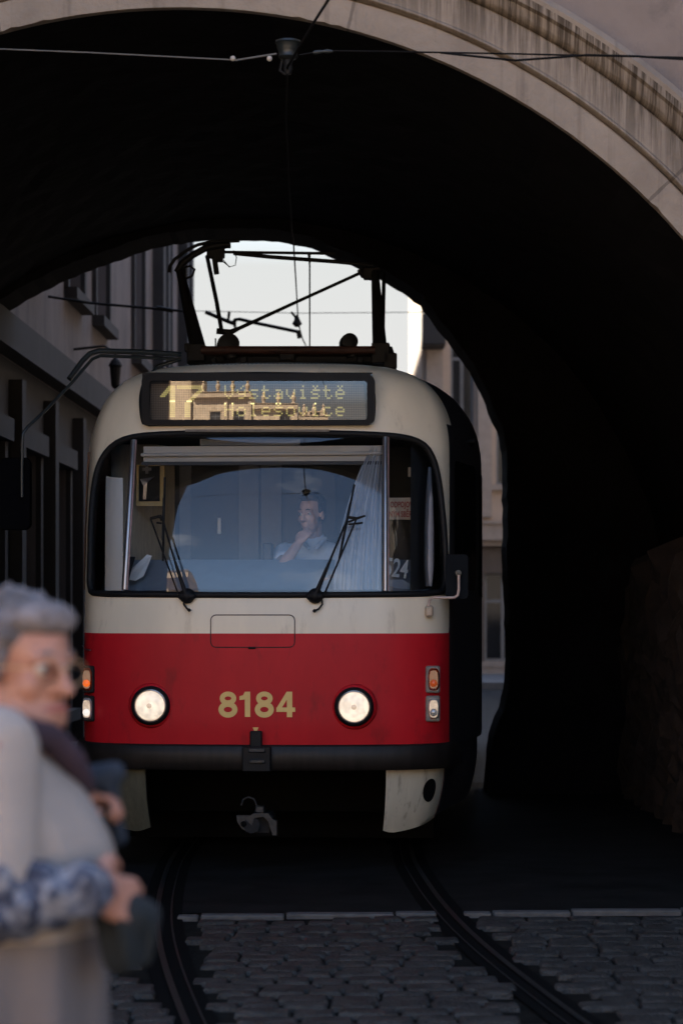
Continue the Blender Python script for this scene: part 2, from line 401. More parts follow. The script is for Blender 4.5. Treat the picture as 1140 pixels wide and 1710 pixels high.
# ------------------------------------------------------------------ the gate building with the tunnel
CX, CZ, RI, RO = -.83, 1.215, 3.406, 3.876
YF = 12.4
m_plaster = mat('gate_plaster', (.27, .22, .198), .85, var=.13, scale=2.2, bump=.25, bscale=18, dirt=(.175, .145, .135), dirt_pos=.55)
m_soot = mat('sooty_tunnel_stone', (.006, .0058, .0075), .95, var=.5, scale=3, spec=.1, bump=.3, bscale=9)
m_stone_b = mat('building_stone', (.17, .16, .15), .85, var=.2, scale=2, bump=.3)

def arch_mat():
    m = bpy.data.materials.new('archivolt_stone'); m.use_nodes = True; n = m.node_tree; b = n.nodes['Principled BSDF']; b.inputs['Roughness'].default_value = .85
    N = n.nodes.new; K = n.links.new
    g = N('ShaderNodeNewGeometry'); sp = N('ShaderNodeSeparateXYZ'); K(g.outputs['Position'], sp.inputs[0])
    def ma(op, a, b_=None, clamp=False):
        q = N('ShaderNodeMath'); q.operation = op; q.use_clamp = clamp
        for i, vv in enumerate((a, b_)):
            if vv is None: continue
            if isinstance(vv, (int, float)): q.inputs[i].default_value = vv
            else: K(vv, q.inputs[i])
        return q.outputs[0]
    dx = ma('SUBTRACT', sp.outputs[0], CX); dz = ma('SUBTRACT', sp.outputs[2], CZ)
    rad = ma('SQRT', ma('ADD', ma('MULTIPLY', dx, dx), ma('MULTIPLY', dz, dz)))
    ang = ma('ARCTAN2', dx, dz)
    def noise(vecscale, sc, det=6, rough=.6):
        mp_ = N('ShaderNodeMapping'); mp_.inputs['Scale'].default_value = vecscale; K(g.outputs['Position'], mp_.inputs[0])
        z = N('ShaderNodeTexNoise'); z.inputs['Scale'].default_value = sc; z.inputs['Detail'].default_value = det; z.inputs['Roughness'].default_value = rough
        K(mp_.outputs[0], z.inputs[0]); return z.outputs['Fac']
    def ramp(v, p0, p1, c0=(0, 0, 0, 1), c1=(1, 1, 1, 1)):
        r_ = N('ShaderNodeValToRGB'); r_.color_ramp.elements[0].position = p0; r_.color_ramp.elements[1].position = p1
        r_.color_ramp.elements[0].color = c0; r_.color_ramp.elements[1].color = c1; K(v, r_.inputs[0]); return r_.outputs[0]
    base = ramp(noise((1, 1, 1), 3.5), .3, .7, (.255, .212, .178, 1), (.36, .302, .252, 1))
    drip = ramp(noise((1, 0, .045), 26, 4, .75), .42, .58)
    band = ma('MULTIPLY', ma('GREATER_THAN', rad, RI + .165), ma('LESS_THAN', rad, RO - .02))
    top = ma('MULTIPLY', ma('SUBTRACT', rad, RI + .16), 3.2, True)   # run-off is thickest just below the moulding
    dr1 = ma('MULTIPLY', ma('MULTIPLY', drip, band), ma('ADD', ma('MULTIPLY', top, .85), .30), True)
    drip2 = ramp(noise((1, 0, .05), 9, 3), .56, .64)
    dr2 = ma('MULTIPLY', drip2, .28)
    dirt = ma('ADD', dr1, dr2, True)
    # joints between the stones
    jt = ma('ADD', ma('FRACT', ma('ADD', ma('MULTIPLY', ang, 1.9), ma('MULTIPLY', noise((1, 1, 1), 2.0), .03))), 0)
    jl = ma('LESS_THAN', ma('ABSOLUTE', ma('SUBTRACT', jt, .5)), .0045)
    def mix(f, a, c):
        q = N('ShaderNodeMix'); q.data_type = 'RGBA'; K(f, q.inputs[0]); K(a, q.inputs[6]); q.inputs[7].default_value = c; return q.outputs[2]
    c = mix(dirt, base, (.075, .058, .045, 1))
    patch = ma('MULTIPLY', ramp(noise((1, 1, 1), 1.25, 6, .65), .60, .615), ma('LESS_THAN', rad, RI + .17))
    c = mix(patch, c, (.20, .185, .165, 1))
    c = mix(ma('MULTIPLY', jl, .5), c, (.06, .05, .045, 1))
    K(c, b.inputs['Base Color'])
    bp = N('ShaderNodeBump'); bp.inputs['Strength'].default_value = .5; bp.inputs['Distance'].default_value = .02; K(noise((1, 1, 1), 26), bp.inputs['Height']); K(bp.outputs[0], b.inputs['Normal'])
    return m
m_arch = arch_mat()
gate = tag(empty('gate_building', (CX, YF, 0)), 'pale stained stone gate building with the wide moulded arch over the tram', 'building')
def loc_build(mb, name, m, parent, smooth=False):
    """mesh given in world coordinates, parented to an unrotated empty"""
    o = mb.build(name, m, None, smooth); o.parent = parent; o.matrix_parent_inverse = Matrix.Translation(-Vector(parent.location)); return o
def arc_pts(r, n=96, z_to=0.0):
    """outline of the arch: right jamb foot, over the top, left jamb foot -> (x,z)"""
    P = [(CX + r, z_to), (CX + r, CZ * .5)]
    for k in range(n + 1):
        a = math.pi * k / n; P.append((CX + r * math.cos(a), CZ + r * math.sin(a)))
    return P + [(CX - r, CZ * .5), (CX - r, z_to)]
# front wall
outer = [(-14, 0)] + [(-14, 11.5), (12, 11.5), (12, 0)] + arc_pts(RO - .03)
outer = [(p[0], p[1]) for p in outer]
v2, f2 = cdt(outer, (), [(x * .8, z * .8) for x in range(-18, 16) for z in range(1, 20)], clear=.05)
b = MB(); b.add([(x, YF, z) for x, z in v2], f2)
b.box((-14, YF + .01, 0), (-13.9, 19, 11.5)); b.box((11.9, YF + .01, 0), (12, 19, 11.5)); b.box((-14, YF, 11.3), (12, 19.2, 11.6))
loc_build(b, 'facade_wall', m_plaster, gate)
# archivolt: section swept along the arch   (radius, y)
sec = [(RI + .012, YF + .07), (RI + .002, YF + .03), (RI + .004, YF - .02), (RI + .145, YF - .022), (RI + .149, YF + .035), (RI + .163, YF + .035), (RI + .166, YF - .03), (RI + .172, YF - .042), (RI + .180, YF - .042), (RI + .19, YF - .028),
       (RI + .335, YF - .034), (RI + .338, YF + .012), (RI + .352, YF + .012), (RI + .355, YF - .055), (RI + .375, YF - .085), (RI + .41, YF - .10), (RI + .42, YF - .135), (RI + .47, YF - .15), (RI + .50, YF - .13), (RI + .505, YF + .02)]
n_arc = 260; vs = []
angs = [-.02] + [math.pi * k / n_arc for k in range(n_arc + 1)] + [math.pi + .02]
rows = []
chip = [random.uniform(0, 1) for _ in range(n_arc + 3)]
for i, a in enumerate(angs):
    ch = (.006 if chip[i] > .95 else 0) + .0015 * chip[i]
    row = []
    for j, (r_, y_) in enumerate(sec):
        rr = r_ + (ch if j in (1, 2) else 0)
        if i == 0: row.append((CX + rr, y_, 0))
        elif i == len(angs) - 1: row.append((CX - rr, y_, 0))
        else: row.append((CX + rr * math.cos(a), y_, CZ + rr * math.sin(a)))
    rows.append(row)
ns = len(sec); vs = [p for r_ in rows for p in r_]
fs = [(i * ns + j, (i + 1) * ns + j, (i + 1) * ns + j + 1, i * ns + j + 1) for i in range(len(rows) - 1) for j in range(ns - 1)]
b = MB(); b.add(vs, fs); 
loc_build(b, 'arch_moulding', m_arch, gate, smooth=True)
# tunnel vault (rough, sooty), from front arch to far portal
b = MB(); nA, nY = 90, 26
for j in range(nY + 1):
    Y = YF + .06 + (20.2 - YF - .06) * j / nY
    for k in range(nA + 1):
        a = math.pi * (k / nA)
        rr = RI + .03 + random.uniform(-.008, .012) + .15 * max(0, (Y - 14) / 6)
        x, z = CX + rr * math.cos(a), CZ + rr * math.sin(a)
        if k == 0: z = -.02
        if k == nA: z = -.02
        b.v.append((x, Y, z))
b.f = [(j * (nA + 1) + k, (j + 1) * (nA + 1) + k, (j + 1) * (nA + 1) + k + 1, j * (nA + 1) + k + 1) for j in range(nY) for k in range(nA)]
b.m = [0] * len(b.f)
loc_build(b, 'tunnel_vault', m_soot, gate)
# far portal: traced opening at 20.2 m, half a metre thick, rough edge
fp = [(806, 1345), (810, 1262), (814, 1225), (832, 1180), (842, 1130), (841, 1040), (837, 950), (838, 850), (836, 760), (828, 720), (815, 690), (803, 660), (790, 632), (768, 602), (745, 570), (722, 540), (700, 512), (672, 490), (640, 470), (600, 450), (560, 433), (520, 416), (480, 407), (440, 403), (380, 402), (330, 404), (290, 409), (240, 421), (190, 438), (140, 456), (100, 474), (60, 495), (20, 517), (-20, 540), (-80, 590), (-130, 670), (-160, 800), (-170, 1015), (-170, 1345)]
fpw = [(PX(x, y, 20.9).x, max(PX(x, y, 20.9).z, -.02)) for x, y in fp]
fpw = densify(fpw, .09, False); fpw = [fpw[0]] + [(x + random.uniform(-.008, .008), z + random.uniform(-.008, .008)) for x, z in fpw[1:-1]] + [fpw[-1]]
outer = [(-14, -.02), (-14, 11.4), (12, 11.4), (12, -.02)] + fpw
v2, f2 = cdt(outer, (), [(x * .8, z * .8) for x in range(-18, 16) for z in range(1, 20)], clear=.05)
b = MB(); b.add([(x, 20.2, z) for x, z in v2], f2); b.add([(x, 20.9, z) for x, z in v2], [tuple(reversed(f)) for f in f2])
n = len(fpw); b.add([(x, 20.2, z) for x, z in fpw] + [(x, 20.9, z) for x, z in fpw], [(i, i + 1, n + i + 1, n + i) for i in range(n - 1)])
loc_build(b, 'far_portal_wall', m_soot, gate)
# rough corner stones bulging at the right side inside the passage
b = MB()
for i in range(14):
    z = .05 + i * .2; x = 2.28 + random.uniform(-.06, .05); b.box((x, 13.4 + random.uniform(-.1, .1), z), (2.7, 15.0, z + .185), bev=.03)
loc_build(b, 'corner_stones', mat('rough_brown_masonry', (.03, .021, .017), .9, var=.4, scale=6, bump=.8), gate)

b = MB(); ny_, nz_ = 60, 16
for j in range(ny_ + 1):
    for k in range(nz_ + 1):
        top = 1.75 + .25 * math.sin(j * .4) + .12 * math.sin(j * 1.3); z = -.01 + top * k / nz_
        b.v.append((2.36 + random.uniform(-.035, .035) + .05 * math.sin(j * .9 + k * .7) + (.3 if k == nz_ else 0), 15.2 + 5.0 * j / ny_, z))
b.f = [(j * (nz_ + 1) + k, j * (nz_ + 1) + k + 1, (j + 1) * (nz_ + 1) + k + 1, (j + 1) * (nz_ + 1) + k) for j in range(ny_) for k in range(nz_)]; b.m = [0] * len(b.f)
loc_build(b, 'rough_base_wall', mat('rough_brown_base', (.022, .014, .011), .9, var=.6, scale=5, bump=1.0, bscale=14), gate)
# ------------------------------------------------------------------ buildings
m_pane = mat('window_glass', (.015, .017, .02), .06, spec=.7)
m_wframe = mat('window_frame', (.16, .16, .16), .6)
m_curt = mat('window_curtain', (.22, .22, .22), .9)
def facade(root, origin, along, normal, length, height, wins, m_wall, m_trim, bands=(), sill=True, recess=.22, pane=m_pane, wframe=m_wframe, surround=True, extra=None, depth=8.0, low=None):
    """wall in world coordinates; wins: (s0,s1,z0,z1)"""
    o = Vector(origin); a = Vector(along).normalized(); nrm = Vector(normal).normalized()
    Xf = lambda s, d, z: o + a * s - nrm * d + Vector((0, 0, z))      # d = depth behind the face
    ss = sorted(set([0, length] + [w_[0] for w_ in wins] + [w_[1] for w_ in wins])); zs = sorted(set([0, height] + [w_[2] for w_ in wins] + [w_[3] for w_ in wins]))
    if low: zs = sorted(set(zs + [low[0]]))
    mb = MB()
    for i in range(len(ss) - 1):
        for j in range(len(zs) - 1):
            sc_, zc = (ss[i] + ss[i + 1]) / 2, (zs[j] + zs[j + 1]) / 2
            if any(w_[0] < sc_ < w_[1] and w_[2] < zc < w_[3] for w_ in wins): continue
            mb.add([Xf(ss[i], 0, zs[j]), Xf(ss[i + 1], 0, zs[j]), Xf(ss[i + 1], 0, zs[j + 1]), Xf(ss[i], 0, zs[j + 1])], [(0, 1, 2, 3)], 1 if low and zc < low[0] else 0)
    for (s0, s1, z0, z1) in wins:
        P = [(s0, z0), (s1, z0), (s1, z1), (s0, z1)]
        for k in range(4):
            p, q = P[k], P[(k + 1) % 4]
            mb.add([Xf(p[0], 0, p[1]), Xf(q[0], 0, q[1]), Xf(q[0], recess, q[1]), Xf(p[0], recess, p[1])], [(0, 1, 2, 3)])
    # sides, back and top
    c = [Xf(0, 0, 0), Xf(length, 0, 0), Xf(length, depth, 0), Xf(0, depth, 0)]; t_ = [p + Vector((0, 0, height)) for p in c]
    mb.add(c + t_, [(1, 2, 6, 5), (2, 3, 7, 6), (3, 0, 4, 7), (4, 5, 6, 7)])
    loc_build(mb, 'wall', [m_wall, low[1]] if low else m_wall, root)
    def bx(mb_, s0, s1, d0, d1, z0, z1):
        P = [Xf(s, d, z) for s in (s0, s1) for d in (d0, d1) for z in (z0, z1)]
        mb_.add(P, [(0, 1, 3, 2), (4, 6, 7, 5), (0, 4, 5, 1), (2, 3, 7, 6), (0, 2, 6, 4), (1, 5, 7, 3)])
    for (s0, s1, z0, z1) in wins:
        f = MB(); t = .055; W_ = s1 - s0; d = recess - .06
        bx(f, s0, s0 + t, d, recess, z0, z1); bx(f, s1 - t, s1, d, recess, z0, z1); bx(f, s0 + t, s1 - t, d, recess, z0, z0 + t); bx(f, s0 + t, s1 - t, d, recess, z1 - t, z1)
        bx(f, (s0 + s1) / 2 - .035, (s0 + s1) / 2 + .035, d, recess - .002, z0 + t, z1 - t)
        zt = z0 + (z1 - z0) * .68; bx(f, s0 + t, s1 - t, d + .004, recess - .004, zt - .03, zt + .03)
        fo = loc_build(f, 'window', wframe, root)
        p = MB(); p.add([Xf(s0, recess - .012, z0), Xf(s1, recess - .012, z0), Xf(s1, recess - .012, z1), Xf(s0, recess - .012, z1)], [(0, 1, 2, 3)])
        po = p.build('pane', pane, fo)
        if sill:
            q = MB(); bx(q, s0 - .14, s1 + .14, -.14, .03, z0 - .12, z0 - .003)
            if surround:
                bx(q, s0 - .15, s0 - .004, -.05, .02, z0, z1); bx(q, s1 + .004, s1 + .15, -.05, .02, z0, z1); bx(q, s0 - .2, s1 + .2, -.1, .02, z1 + .003, z1 + .2)
            q.build('sill', m_trim, fo)
    for (nm, s0, s1, d0, z0, z1) in bands:
        q = MB(); bx(q, s0, s1, d0, .02, z0, z1)
        if z1 - z0 > .3 and d0 < -.2: bx(q, s0, s1, d0 * .55, .02, z0 - .12, z0 - .002); bx(q, s0, s1, d0 * 1.2, .02, z1 + .002, z1 + .05)
        loc_build(q, nm, m_trim, root)

# left street building beyond the passage
m_lw = mat('left_grey_render', (.165, .142, .135), .9, var=.22, scale=1.5, vscale=(1, 1, .35), bump=.3, dirt=(.09, .082, .08), dirt_pos=.5)
m_lt = mat('left_grey_trim', (.035, .032, .031), .9, var=.2, scale=3)
# face runs from Y=21 to Y=40.7
lb = tag(empty('apartment_building', (-3.0, 21, 0)), 'grey plastered building with sills and cornice left beyond the passage', 'building')
wl = []
for c_ in (22.9, 25.95, 28.4, 32.7, 37.0): wl.append((c_ - 19.5 - .62, c_ - 19.5 + .62, 4.9, 7.3))
gl = []
for c_ in (20.4, 22.6, 24.8, 27.0, 29.4, 32.0, 35.0, 38.0): gl.append((c_ - 19.5 - .72, c_ - 19.5 + .55, .5, 3.0))
bands = [('cornice', 0, 21.2, -.17, 3.76, 4.06), ('cornice', 0, 21.2, -.3, 8.4, 8.8)]
for c_ in (19.6, 21.5, 23.7, 25.9, 28.2, 30.6, 33.4, 36.4): bands.append(('pilaster', c_ - 19.5 - .02, c_ - 19.5 + .22, -.12, 0.0, 3.58))
for c_ in (34.9, 35.7, 39.2, 40.1): bands.append(('pilaster', c_ - 19.5, c_ - 19.5 + .4, -.16, 4.2, 8.3))
facade(lb, (-2.985, 19.5, 0), (.017, 1, 0), (1, -.017, 0), 21.2, 14.5, wl + gl, m_lw, m_lt, bands, surround=True, low=(3.75, m_lt))
fb = tag(empty('shade_block', (-5, 43, 0)), 'unseen tall block added behind the grey left building to shade the lane', 'building')  # added out of view to keep the sun off the lane
facade(fb, (-5, 43, 0), (0, 1, 0), (1, 0, 0), 34, 22, [(2 + i * 4, 3.4 + i * 4, z, z + 2.2) for i in range(8) for z in (2, 7, 12, 17)], m_lw, m_lt, [], depth=8)
# far right building facing us
m_rw = mat('far_pale_render', (.40, .31, .24), .9, var=.08, scale=1)
m_dk_early = mat('dark_box_paint', (.02, .018, .017), .8)
m_rt = mat('far_pale_trim', (.30, .25, .21), .9)
rb = tag(empty('corner_building', (1.8, 52, 0)), 'pale ornate corner building with an arched door far behind the tram', 'building')
wr = [(.62, 1.12, 4.2, 8.2), (1.6, 2.1, 4.2, 8.2), (2.9, 3.6, 4.2, 8.2), (5, 5.8, 4.2, 8.2), (1.35, 2.15, 0.4, 2.3), (3.2, 4.2, .4, 2.6)]
bands = [('cornice', 0, 12, -.3, 3.0, 3.35), ('pilaster', .1, .45, -.15, 3.5, 9.5), ('pilaster', 1.2, 1.5, -.15, 3.5, 9.5), ('pilaster', 2.3, 2.7, -.15, 3.5, 9.5), ('plinth', 0, 12, -.12, 0, .38)]
facade(rb, (1.72, 52, 0), (1, 0, 0), (0, -1, 0), 12, 11.5, wr, m_rw, m_rt, bands, surround=False, depth=10, low=(3.0, mat('far_dark_plinth', (.10, .08, .065), .9)))
b = MB(); p0 = PX(703, 582, 51.6); p1 = PX(742, 528, 51.6); b.box((p0.x, 50.9, p0.z), (p1.x, 51.9, p1.z), bev=.03); loc_build(b, 'shutter_box', m_dk_early, rb)
# street building on the right, hidden behind the tunnel wall: shades the lane
sb = tag(empty('street_building', (4.4, 21.2, 0)), 'tall plain building along the right side of the lane past the passage', 'building')
facade(sb, (4.4, 44, 0), (0, -1, 0), (-1, 0, 0), 22.8, 12.5, [(2 + i * 3.4, 3.2 + i * 3.4, z, z + 2.1) for i in range(6) for z in (1.2, 4.8, 8.4)], m_lw, m_lt, [], depth=8)
# pavement at the far side with kerb
b = MB(); b.box((-3.0, 21.6, -.02), (-2.0, 40, .12)); tag(b.build('pavement', mat('pavement_stone', (.10, .105, .11), .8, var=.2, scale=5)), kind='structure')
b = MB(); b.box((.8, 46, -.02), (14, 51.9, .13)); tag(b.build('far_pavement', mat('far_pavement_stone', (.12, .13, .14), .8)), kind='structure')

# the square behind the camera (it is mirrored in the glass and lights the shade)
m_sw = mat('sunlit_sandstone', (.50, .38, .26), .9, var=.2, scale=1.5, dirt=(.26, .19, .12), dirt_pos=.5)
m_st = mat('sandstone_trim', (.40, .30, .2), .9, var=.3, scale=4)
m_dk = mat('shade_house_stone', (.10, .085, .075), .9, var=.25, scale=1.5, bump=.3)
def palace(name, label, x0, y0, L_, H_, nfin, arcs):   # few openings above the first floor on the tallest one
    r = tag(empty(name, (x0, y0, 0)), label, 'building')
    n_ = int(L_ // 3.6); wp = [(1.1 + i * 3.6, 2.7 + i * 3.6, z, z + 2.4) for i in range(n_) for z in ([.8] if H_ > 13 else [.8, 5.2])]
    facade(r, (x0, y0, 0), (-1, .12, 0), (.12, 1, 0), L_, H_, wp, m_sw, m_st, [('cornice', 0, L_, -.5, 4.0, 4.5), ('cornice', 0, L_, -.8, H_ - .9, H_ - .1)] + [('pilaster', i * 3.6, .5 + i * 3.6, -.3, .1, H_ - 1) for i in range(n_)], depth=10)
    b = MB()
    for i in range(nfin):
        b.lathe([(.28, 0), (.34, .1), (.2, .25), (.34, .7), (.4, 1.0), (.16, 1.4), (.26, 1.6), (.02, 1.95)], Vector((x0 - .6, y0 + .2, H_)) + Vector((-.993, .12, 0)) * (i * L_ / nfin), (0, 0, 1), 10)
    loc_build(b, 'roof_finials', m_st, r, True); return r
palace('palace', 'tall sandstone palace with finials at the left of the sunlit square', -8.5, -26, 9, 10.6, 4, 0)
palace('palace', 'tallest plain sandstone palace at the far left of the sunlit square', -17.6, -24.8, 24, 15, 0, 0)
palace('church_house', 'lower sandstone house beside the palace on the sunlit square', -1.6, -27, 6.8, 8.8, 3, 0)
palace('arcade_house', 'lowest sandstone house with finials near the middle of the square', 3.0, -28, 4.5, 7, 3, 0)
# unseen houses added left and right of the gate to darken the tram's flanks
rh = tag(empty('shade_house', (4.6, 12.3, 0)), 'unseen dark house added right of the street in front of the gate to block light', 'building')
facade(rh, (4.6, 5, 0), (0, 1, 0), (-1, 0, 0), 7.3, 12, [(1.5 + i * 3.2, 2.7 + i * 3.2, z, z + 2.0) for i in range(2) for z in (1.3, 5.2, 8.8)], m_dk, m_dk, [('cornice', 0, 7.3, -.3, 11.2, 11.8)], depth=8)
lh = tag(empty('shade_house', (-4.35, 12.3, 0)), 'unseen dark house added left of the street in front of the gate to block light', 'building')
facade(lh, (-4.35, 12.3, 0), (0, -1, 0), (1, 0, 0), 4.2, 11, [(1.5 + i * 3.2, 2.7 + i * 3.2, z, z + 2.0) for i in range(1) for z in (1.3, 5.2, 8.2)], m_dk, m_dk, [('cornice', 0, 4.2, -.3, 10.2, 10.8)], depth=7)
# lantern on the left building
lan = tag(empty('wall_lantern', PX(193, 640, 26)), 'small dark lantern on the left building seen above the tram shoulder', 'lantern')
c_ = PX(193, 640, 26)
b = MB(); b.lathe([(.02, -.06), (.045, -.03), (.062, .17), (.075, .19), (.05, .24), (.02, .27), (.012, .33)], c_, (0, 0, 1), 10); loc_build(b, 'lantern_body', M['dsteel'], lan)
b = MB(); b.tube([c_ + Vector((0, 0, .32)), c_ + Vector((-.12, 0, .4)), c_ + Vector((-.48, 0, .36))], .014); loc_build(b, 'bracket', M['dsteel'], lan)
# ================================================================== THE TRAM
TH = math.atan(.057); OX, OY = -0.472, 14.1
tram = tag(empty('tram', (OX, OY, 0), -TH), 'red and cream tram with lit round headlights coming out of the dark arch', 'tram')
cT, sT = math.cos(TH), math.sin(TH)
def to_world(u, v, z): return (OX + u * cT + v * sT, OY - u * sT + v * cT, z)
def TP(x, y, v):
    """photograph pixel at tram depth v -> tram coordinates"""
    k = (x - HX) / F; u = (k * (OY + v * cT) - OX - v * sT) / (cT + k * sT); Y = OY - u * sT + v * cT
    return Vector((u, v, EYE + (HY - y) * Y / F))
# plan outline of the nose and side
cu = [0, .25, .50, .75, .93, 1.045, 1.10, 1.13, 1.16, 1.205, 1.26, 1.285, 1.29, 1.29, 1.29]
cv = [0, .007, .030, .076, .15, .26, .41, .60, .85, 1.15, 1.5, 1.9, 2.6, 6.0, 14.0]
tau = np.concatenate([[0], np.cumsum(np.hypot(np.diff(cu), np.diff(cv)))])
tq = np.concatenate([np.linspace(0, 3.2, 900), np.linspace(3.21, tau[-1], 200)])
cv2 = list(cv)
U_ = pchip(tau, cu, tq); V_ = pchip(tau, cv2, tq); V_ = np.where(tq < .25, .007 * (tq / .25) ** 2, V_)
TL = tq[-1]
# front profile: height, width factor, set-back
pr = [(.72, 1, .02), (.9, 1, 0), (1.15, 1, .001), (1.4, 1, .012), (1.64, 1, .04), (1.9, 1, .080), (2.15, 1, .145), (2.4, .999, .24), (2.55, .997, .305), (2.65, .985, .335), (2.8, .94, .375), (2.93, .85, .43), (3.0, .75, .53), (3.05, .61, .72), (3.08, .42, 1.0), (3.095, .21, 1.3), (3.1, 0.02, 1.6)]
pz = np.array([p[0] for p in pr]); pw = np.array([p[1] for p in pr]); pg = np.array([p[2] for p in pr])
pt = np.concatenate([[0], np.cumsum(np.sqrt(np.diff(pz) ** 2 + np.diff(pg) ** 2 + (1.1 * np.diff(pw)) ** 2))])
qq = np.linspace(0, pt[-1], 600); Zq = pchip(pt, pz, qq); Wq = pchip(pt, pw, qq); Gq = pchip(pt, pg, qq); QL = pt[-1]
_k = np.array([.25, .5, .25])
for _ in range(40):
    for A in (Gq, Wq): A[1:-1] = np.convolve(A, _k, 'valid')
def z2q(z): return float(np.interp(z, Zq, qq))
def HF(v):   # the rake fades out along the sides
    return 1 - .8 * min(1, max(0, (v - .2) / 1.1)) ** 1.0
HFa = 1 - .8 * np.clip((V_ - .2) / 1.1, 0, 1)
def SP(t, q, off=0.0):
    """surface point; off = outward along the plan normal"""
    s_ = 1 if t >= 0 else -1; a = min(abs(t), TL)
    u = float(np.interp(a, tq, U_)); v = float(np.interp(a, tq, V_)); k = float(np.interp(q, qq, Wq)); g = float(np.interp(q, qq, Gq)); z = float(np.interp(q, qq, Zq))
    g *= HF(v); P = Vector((s_ * u * k, min(v + g, 14.0), z))
    if off:
        e = .01; u1 = float(np.interp(min(a + e, TL), tq, U_)); v1 = float(np.interp(min(a + e, TL), tq, V_)); u0 = float(np.interp(max(a - e, 0), tq, U_)); v0 = float(np.interp(max(a - e, 0), tq, V_))
        tu, tv = u1 - u0, v1 - v0
        q0, q1 = max(q - e, 0), min(q + e, QL); dz = float(np.interp(q1, qq, Zq) - np.interp(q0, qq, Zq)); dg = float(np.interp(q1, qq, Gq) - np.interp(q0, qq, Gq)); dk = float(np.interp(q1, qq, Wq) - np.interp(q0, qq, Wq))
        A = Vector((tu * s_, tv, 0)); B = Vector((s_ * u * dk, dg, dz)); Nn = A.cross(B) * s_
        if Nn.length > 1e-12: P += Nn.normalized() * off
    return P
def hit(x, y):
    """where the line of sight through a photograph pixel meets the tram's nose -> (t, q)"""
    def inside(v):
        p = TP(x, y, v)
        if p.z > 3.1: return False
        k = float(np.interp(p.z, Zq, Wq)); g = float(np.interp(p.z, Zq, Gq)); 
        if v - g < 0: return False
        return abs(p.x) < float(np.interp(v, V_ + g * HFa, U_)) * k
    v = -.3; last = v
    while v < 3.0:
        if inside(v): break
        last = v; v += .02
    else:
        return hit(x + (1.5 if x < 430 else -1.5), y + (1.5 if y < 600 else 0))   # just off the silhouette: step inwards
    a, b_ = last, v
    for _ in range(26):
        m_ = (a + b_) / 2
        if inside(m_): b_ = m_
        else: a = m_
    p = TP(x, y, b_); k = float(np.interp(p.z, Zq, Wq)); g = float(np.interp(p.z, Zq, Gq))
    u = abs(p.x) / k
    t = float(np.interp(u, U_[:750], tq[:750])) if u < 1.2 else float(np.interp(b_, V_ + g * HFa, tq))
    return (math.copysign(t, p.x), z2q(p.z))
def SPX(x, y, off=0.0):
    h = hit(x, y); return SP(h[0], h[1], off)

# openings, traced on the nose
ws_px = [(150, 986), (151, 930), (152, 880), (155, 830), (161, 790), (172, 762), (190, 742), (214, 731), (250, 726), (340, 723), (430, 722), (520, 723), (610, 725), (660, 728), (692, 734), (712, 746), (724, 768), (732, 800), (738, 850), (742, 900), (744, 950), (743, 978), (735, 991), (640, 993), (430, 994), (250, 993), (160, 992)]
def smooth_closed(P, it=2):
    for _ in range(it):
        Q = []
        for i in range(len(P)):
            a, b_ = P[i], P[(i + 1) % len(P)]; Q += [(a[0] * .75 + b_[0] * .25, a[1] * .75 + b_[1] * .25), (a[0] * .25 + b_[0] * .75, a[1] * .25 + b_[1] * .75)]
        P = Q
    return P
ws_hole = densify([hit(*p) for p in smooth_closed(ws_px, 1)], .03)
dp_px = [(243, 640), (247, 632), (256, 629), (340, 627), (430, 626), (520, 627), (603, 630), (615, 633), (619, 642), (622, 692), (620, 702), (612, 706), (520, 707), (430, 707), (340, 707), (250, 708), (241, 705), (239, 697)]
dp_hole = densify([hit(*p) for p in dp_px], .03)
grid = [(t, q) for t in np.concatenate([np.arange(-2.2, 2.21, .04)]) for q in np.arange(.04, QL, .04)] + [(s_ * t, q) for s_ in (-1, 1) for t in np.arange(2.4, TL, .4) for q in np.arange(.05, QL, .06)]
redq = z2q(1.40)
outer = densify([(-TL, 0), (TL, 0), (TL, QL), (-TL, QL)], .1)
redline = [(t, redq) for t in np.arange(-TL + .05, TL, .05)]
v2, f2 = cdt(outer, [ws_hole, dp_hole], grid, [redline], clear=.014)
roofq = z2q(3.04); side_t = hit(750, 1010)[0]; print('side_t', side_t)
b = MB(); b.v = [tuple(SP(t, q)) for t, q in v2]; b.f = f2
for f in f2:
    cq = sum(v2[i][1] for i in f) / len(f); ct = sum(abs(v2[i][0]) for i in f) / len(f)
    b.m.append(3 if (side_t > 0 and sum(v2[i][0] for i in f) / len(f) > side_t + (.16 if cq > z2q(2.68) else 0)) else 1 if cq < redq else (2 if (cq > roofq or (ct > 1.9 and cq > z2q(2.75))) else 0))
body = b.build('body', [M['cream'], M['red'], M['roof'], M['side_dark']], tram, True)
# rear end and floor so the body is a closed box
b = MB(); zs = [.72, 1.4, 2.0, 2.6, 2.8, 2.95, 3.05, 3.09]; Lf = [SP(-TL, z2q(z)) for z in zs]; Rt = [SP(TL, z2q(z)) for z in zs]
for P in (Lf, Rt):
    for p in P: p.y = 13.99
b.add(Lf + Rt, [(i, i + 1, len(zs) + i + 1, len(zs) + i) for i in range(len(zs) - 1)]); b.build('rear_end', M['red'], tram)
b = MB(); tt = list(np.arange(-3.2, 3.21, .1)); P = [(-1.26, 13.9, .735)] + [tuple(SP(t, 0, -.02)[:2]) + (.735,) for t in tt] + [(1.26, 13.9, .735)]
b.add(P, [tuple(range(len(P)))]); b.build('floor', M['black'], tram)

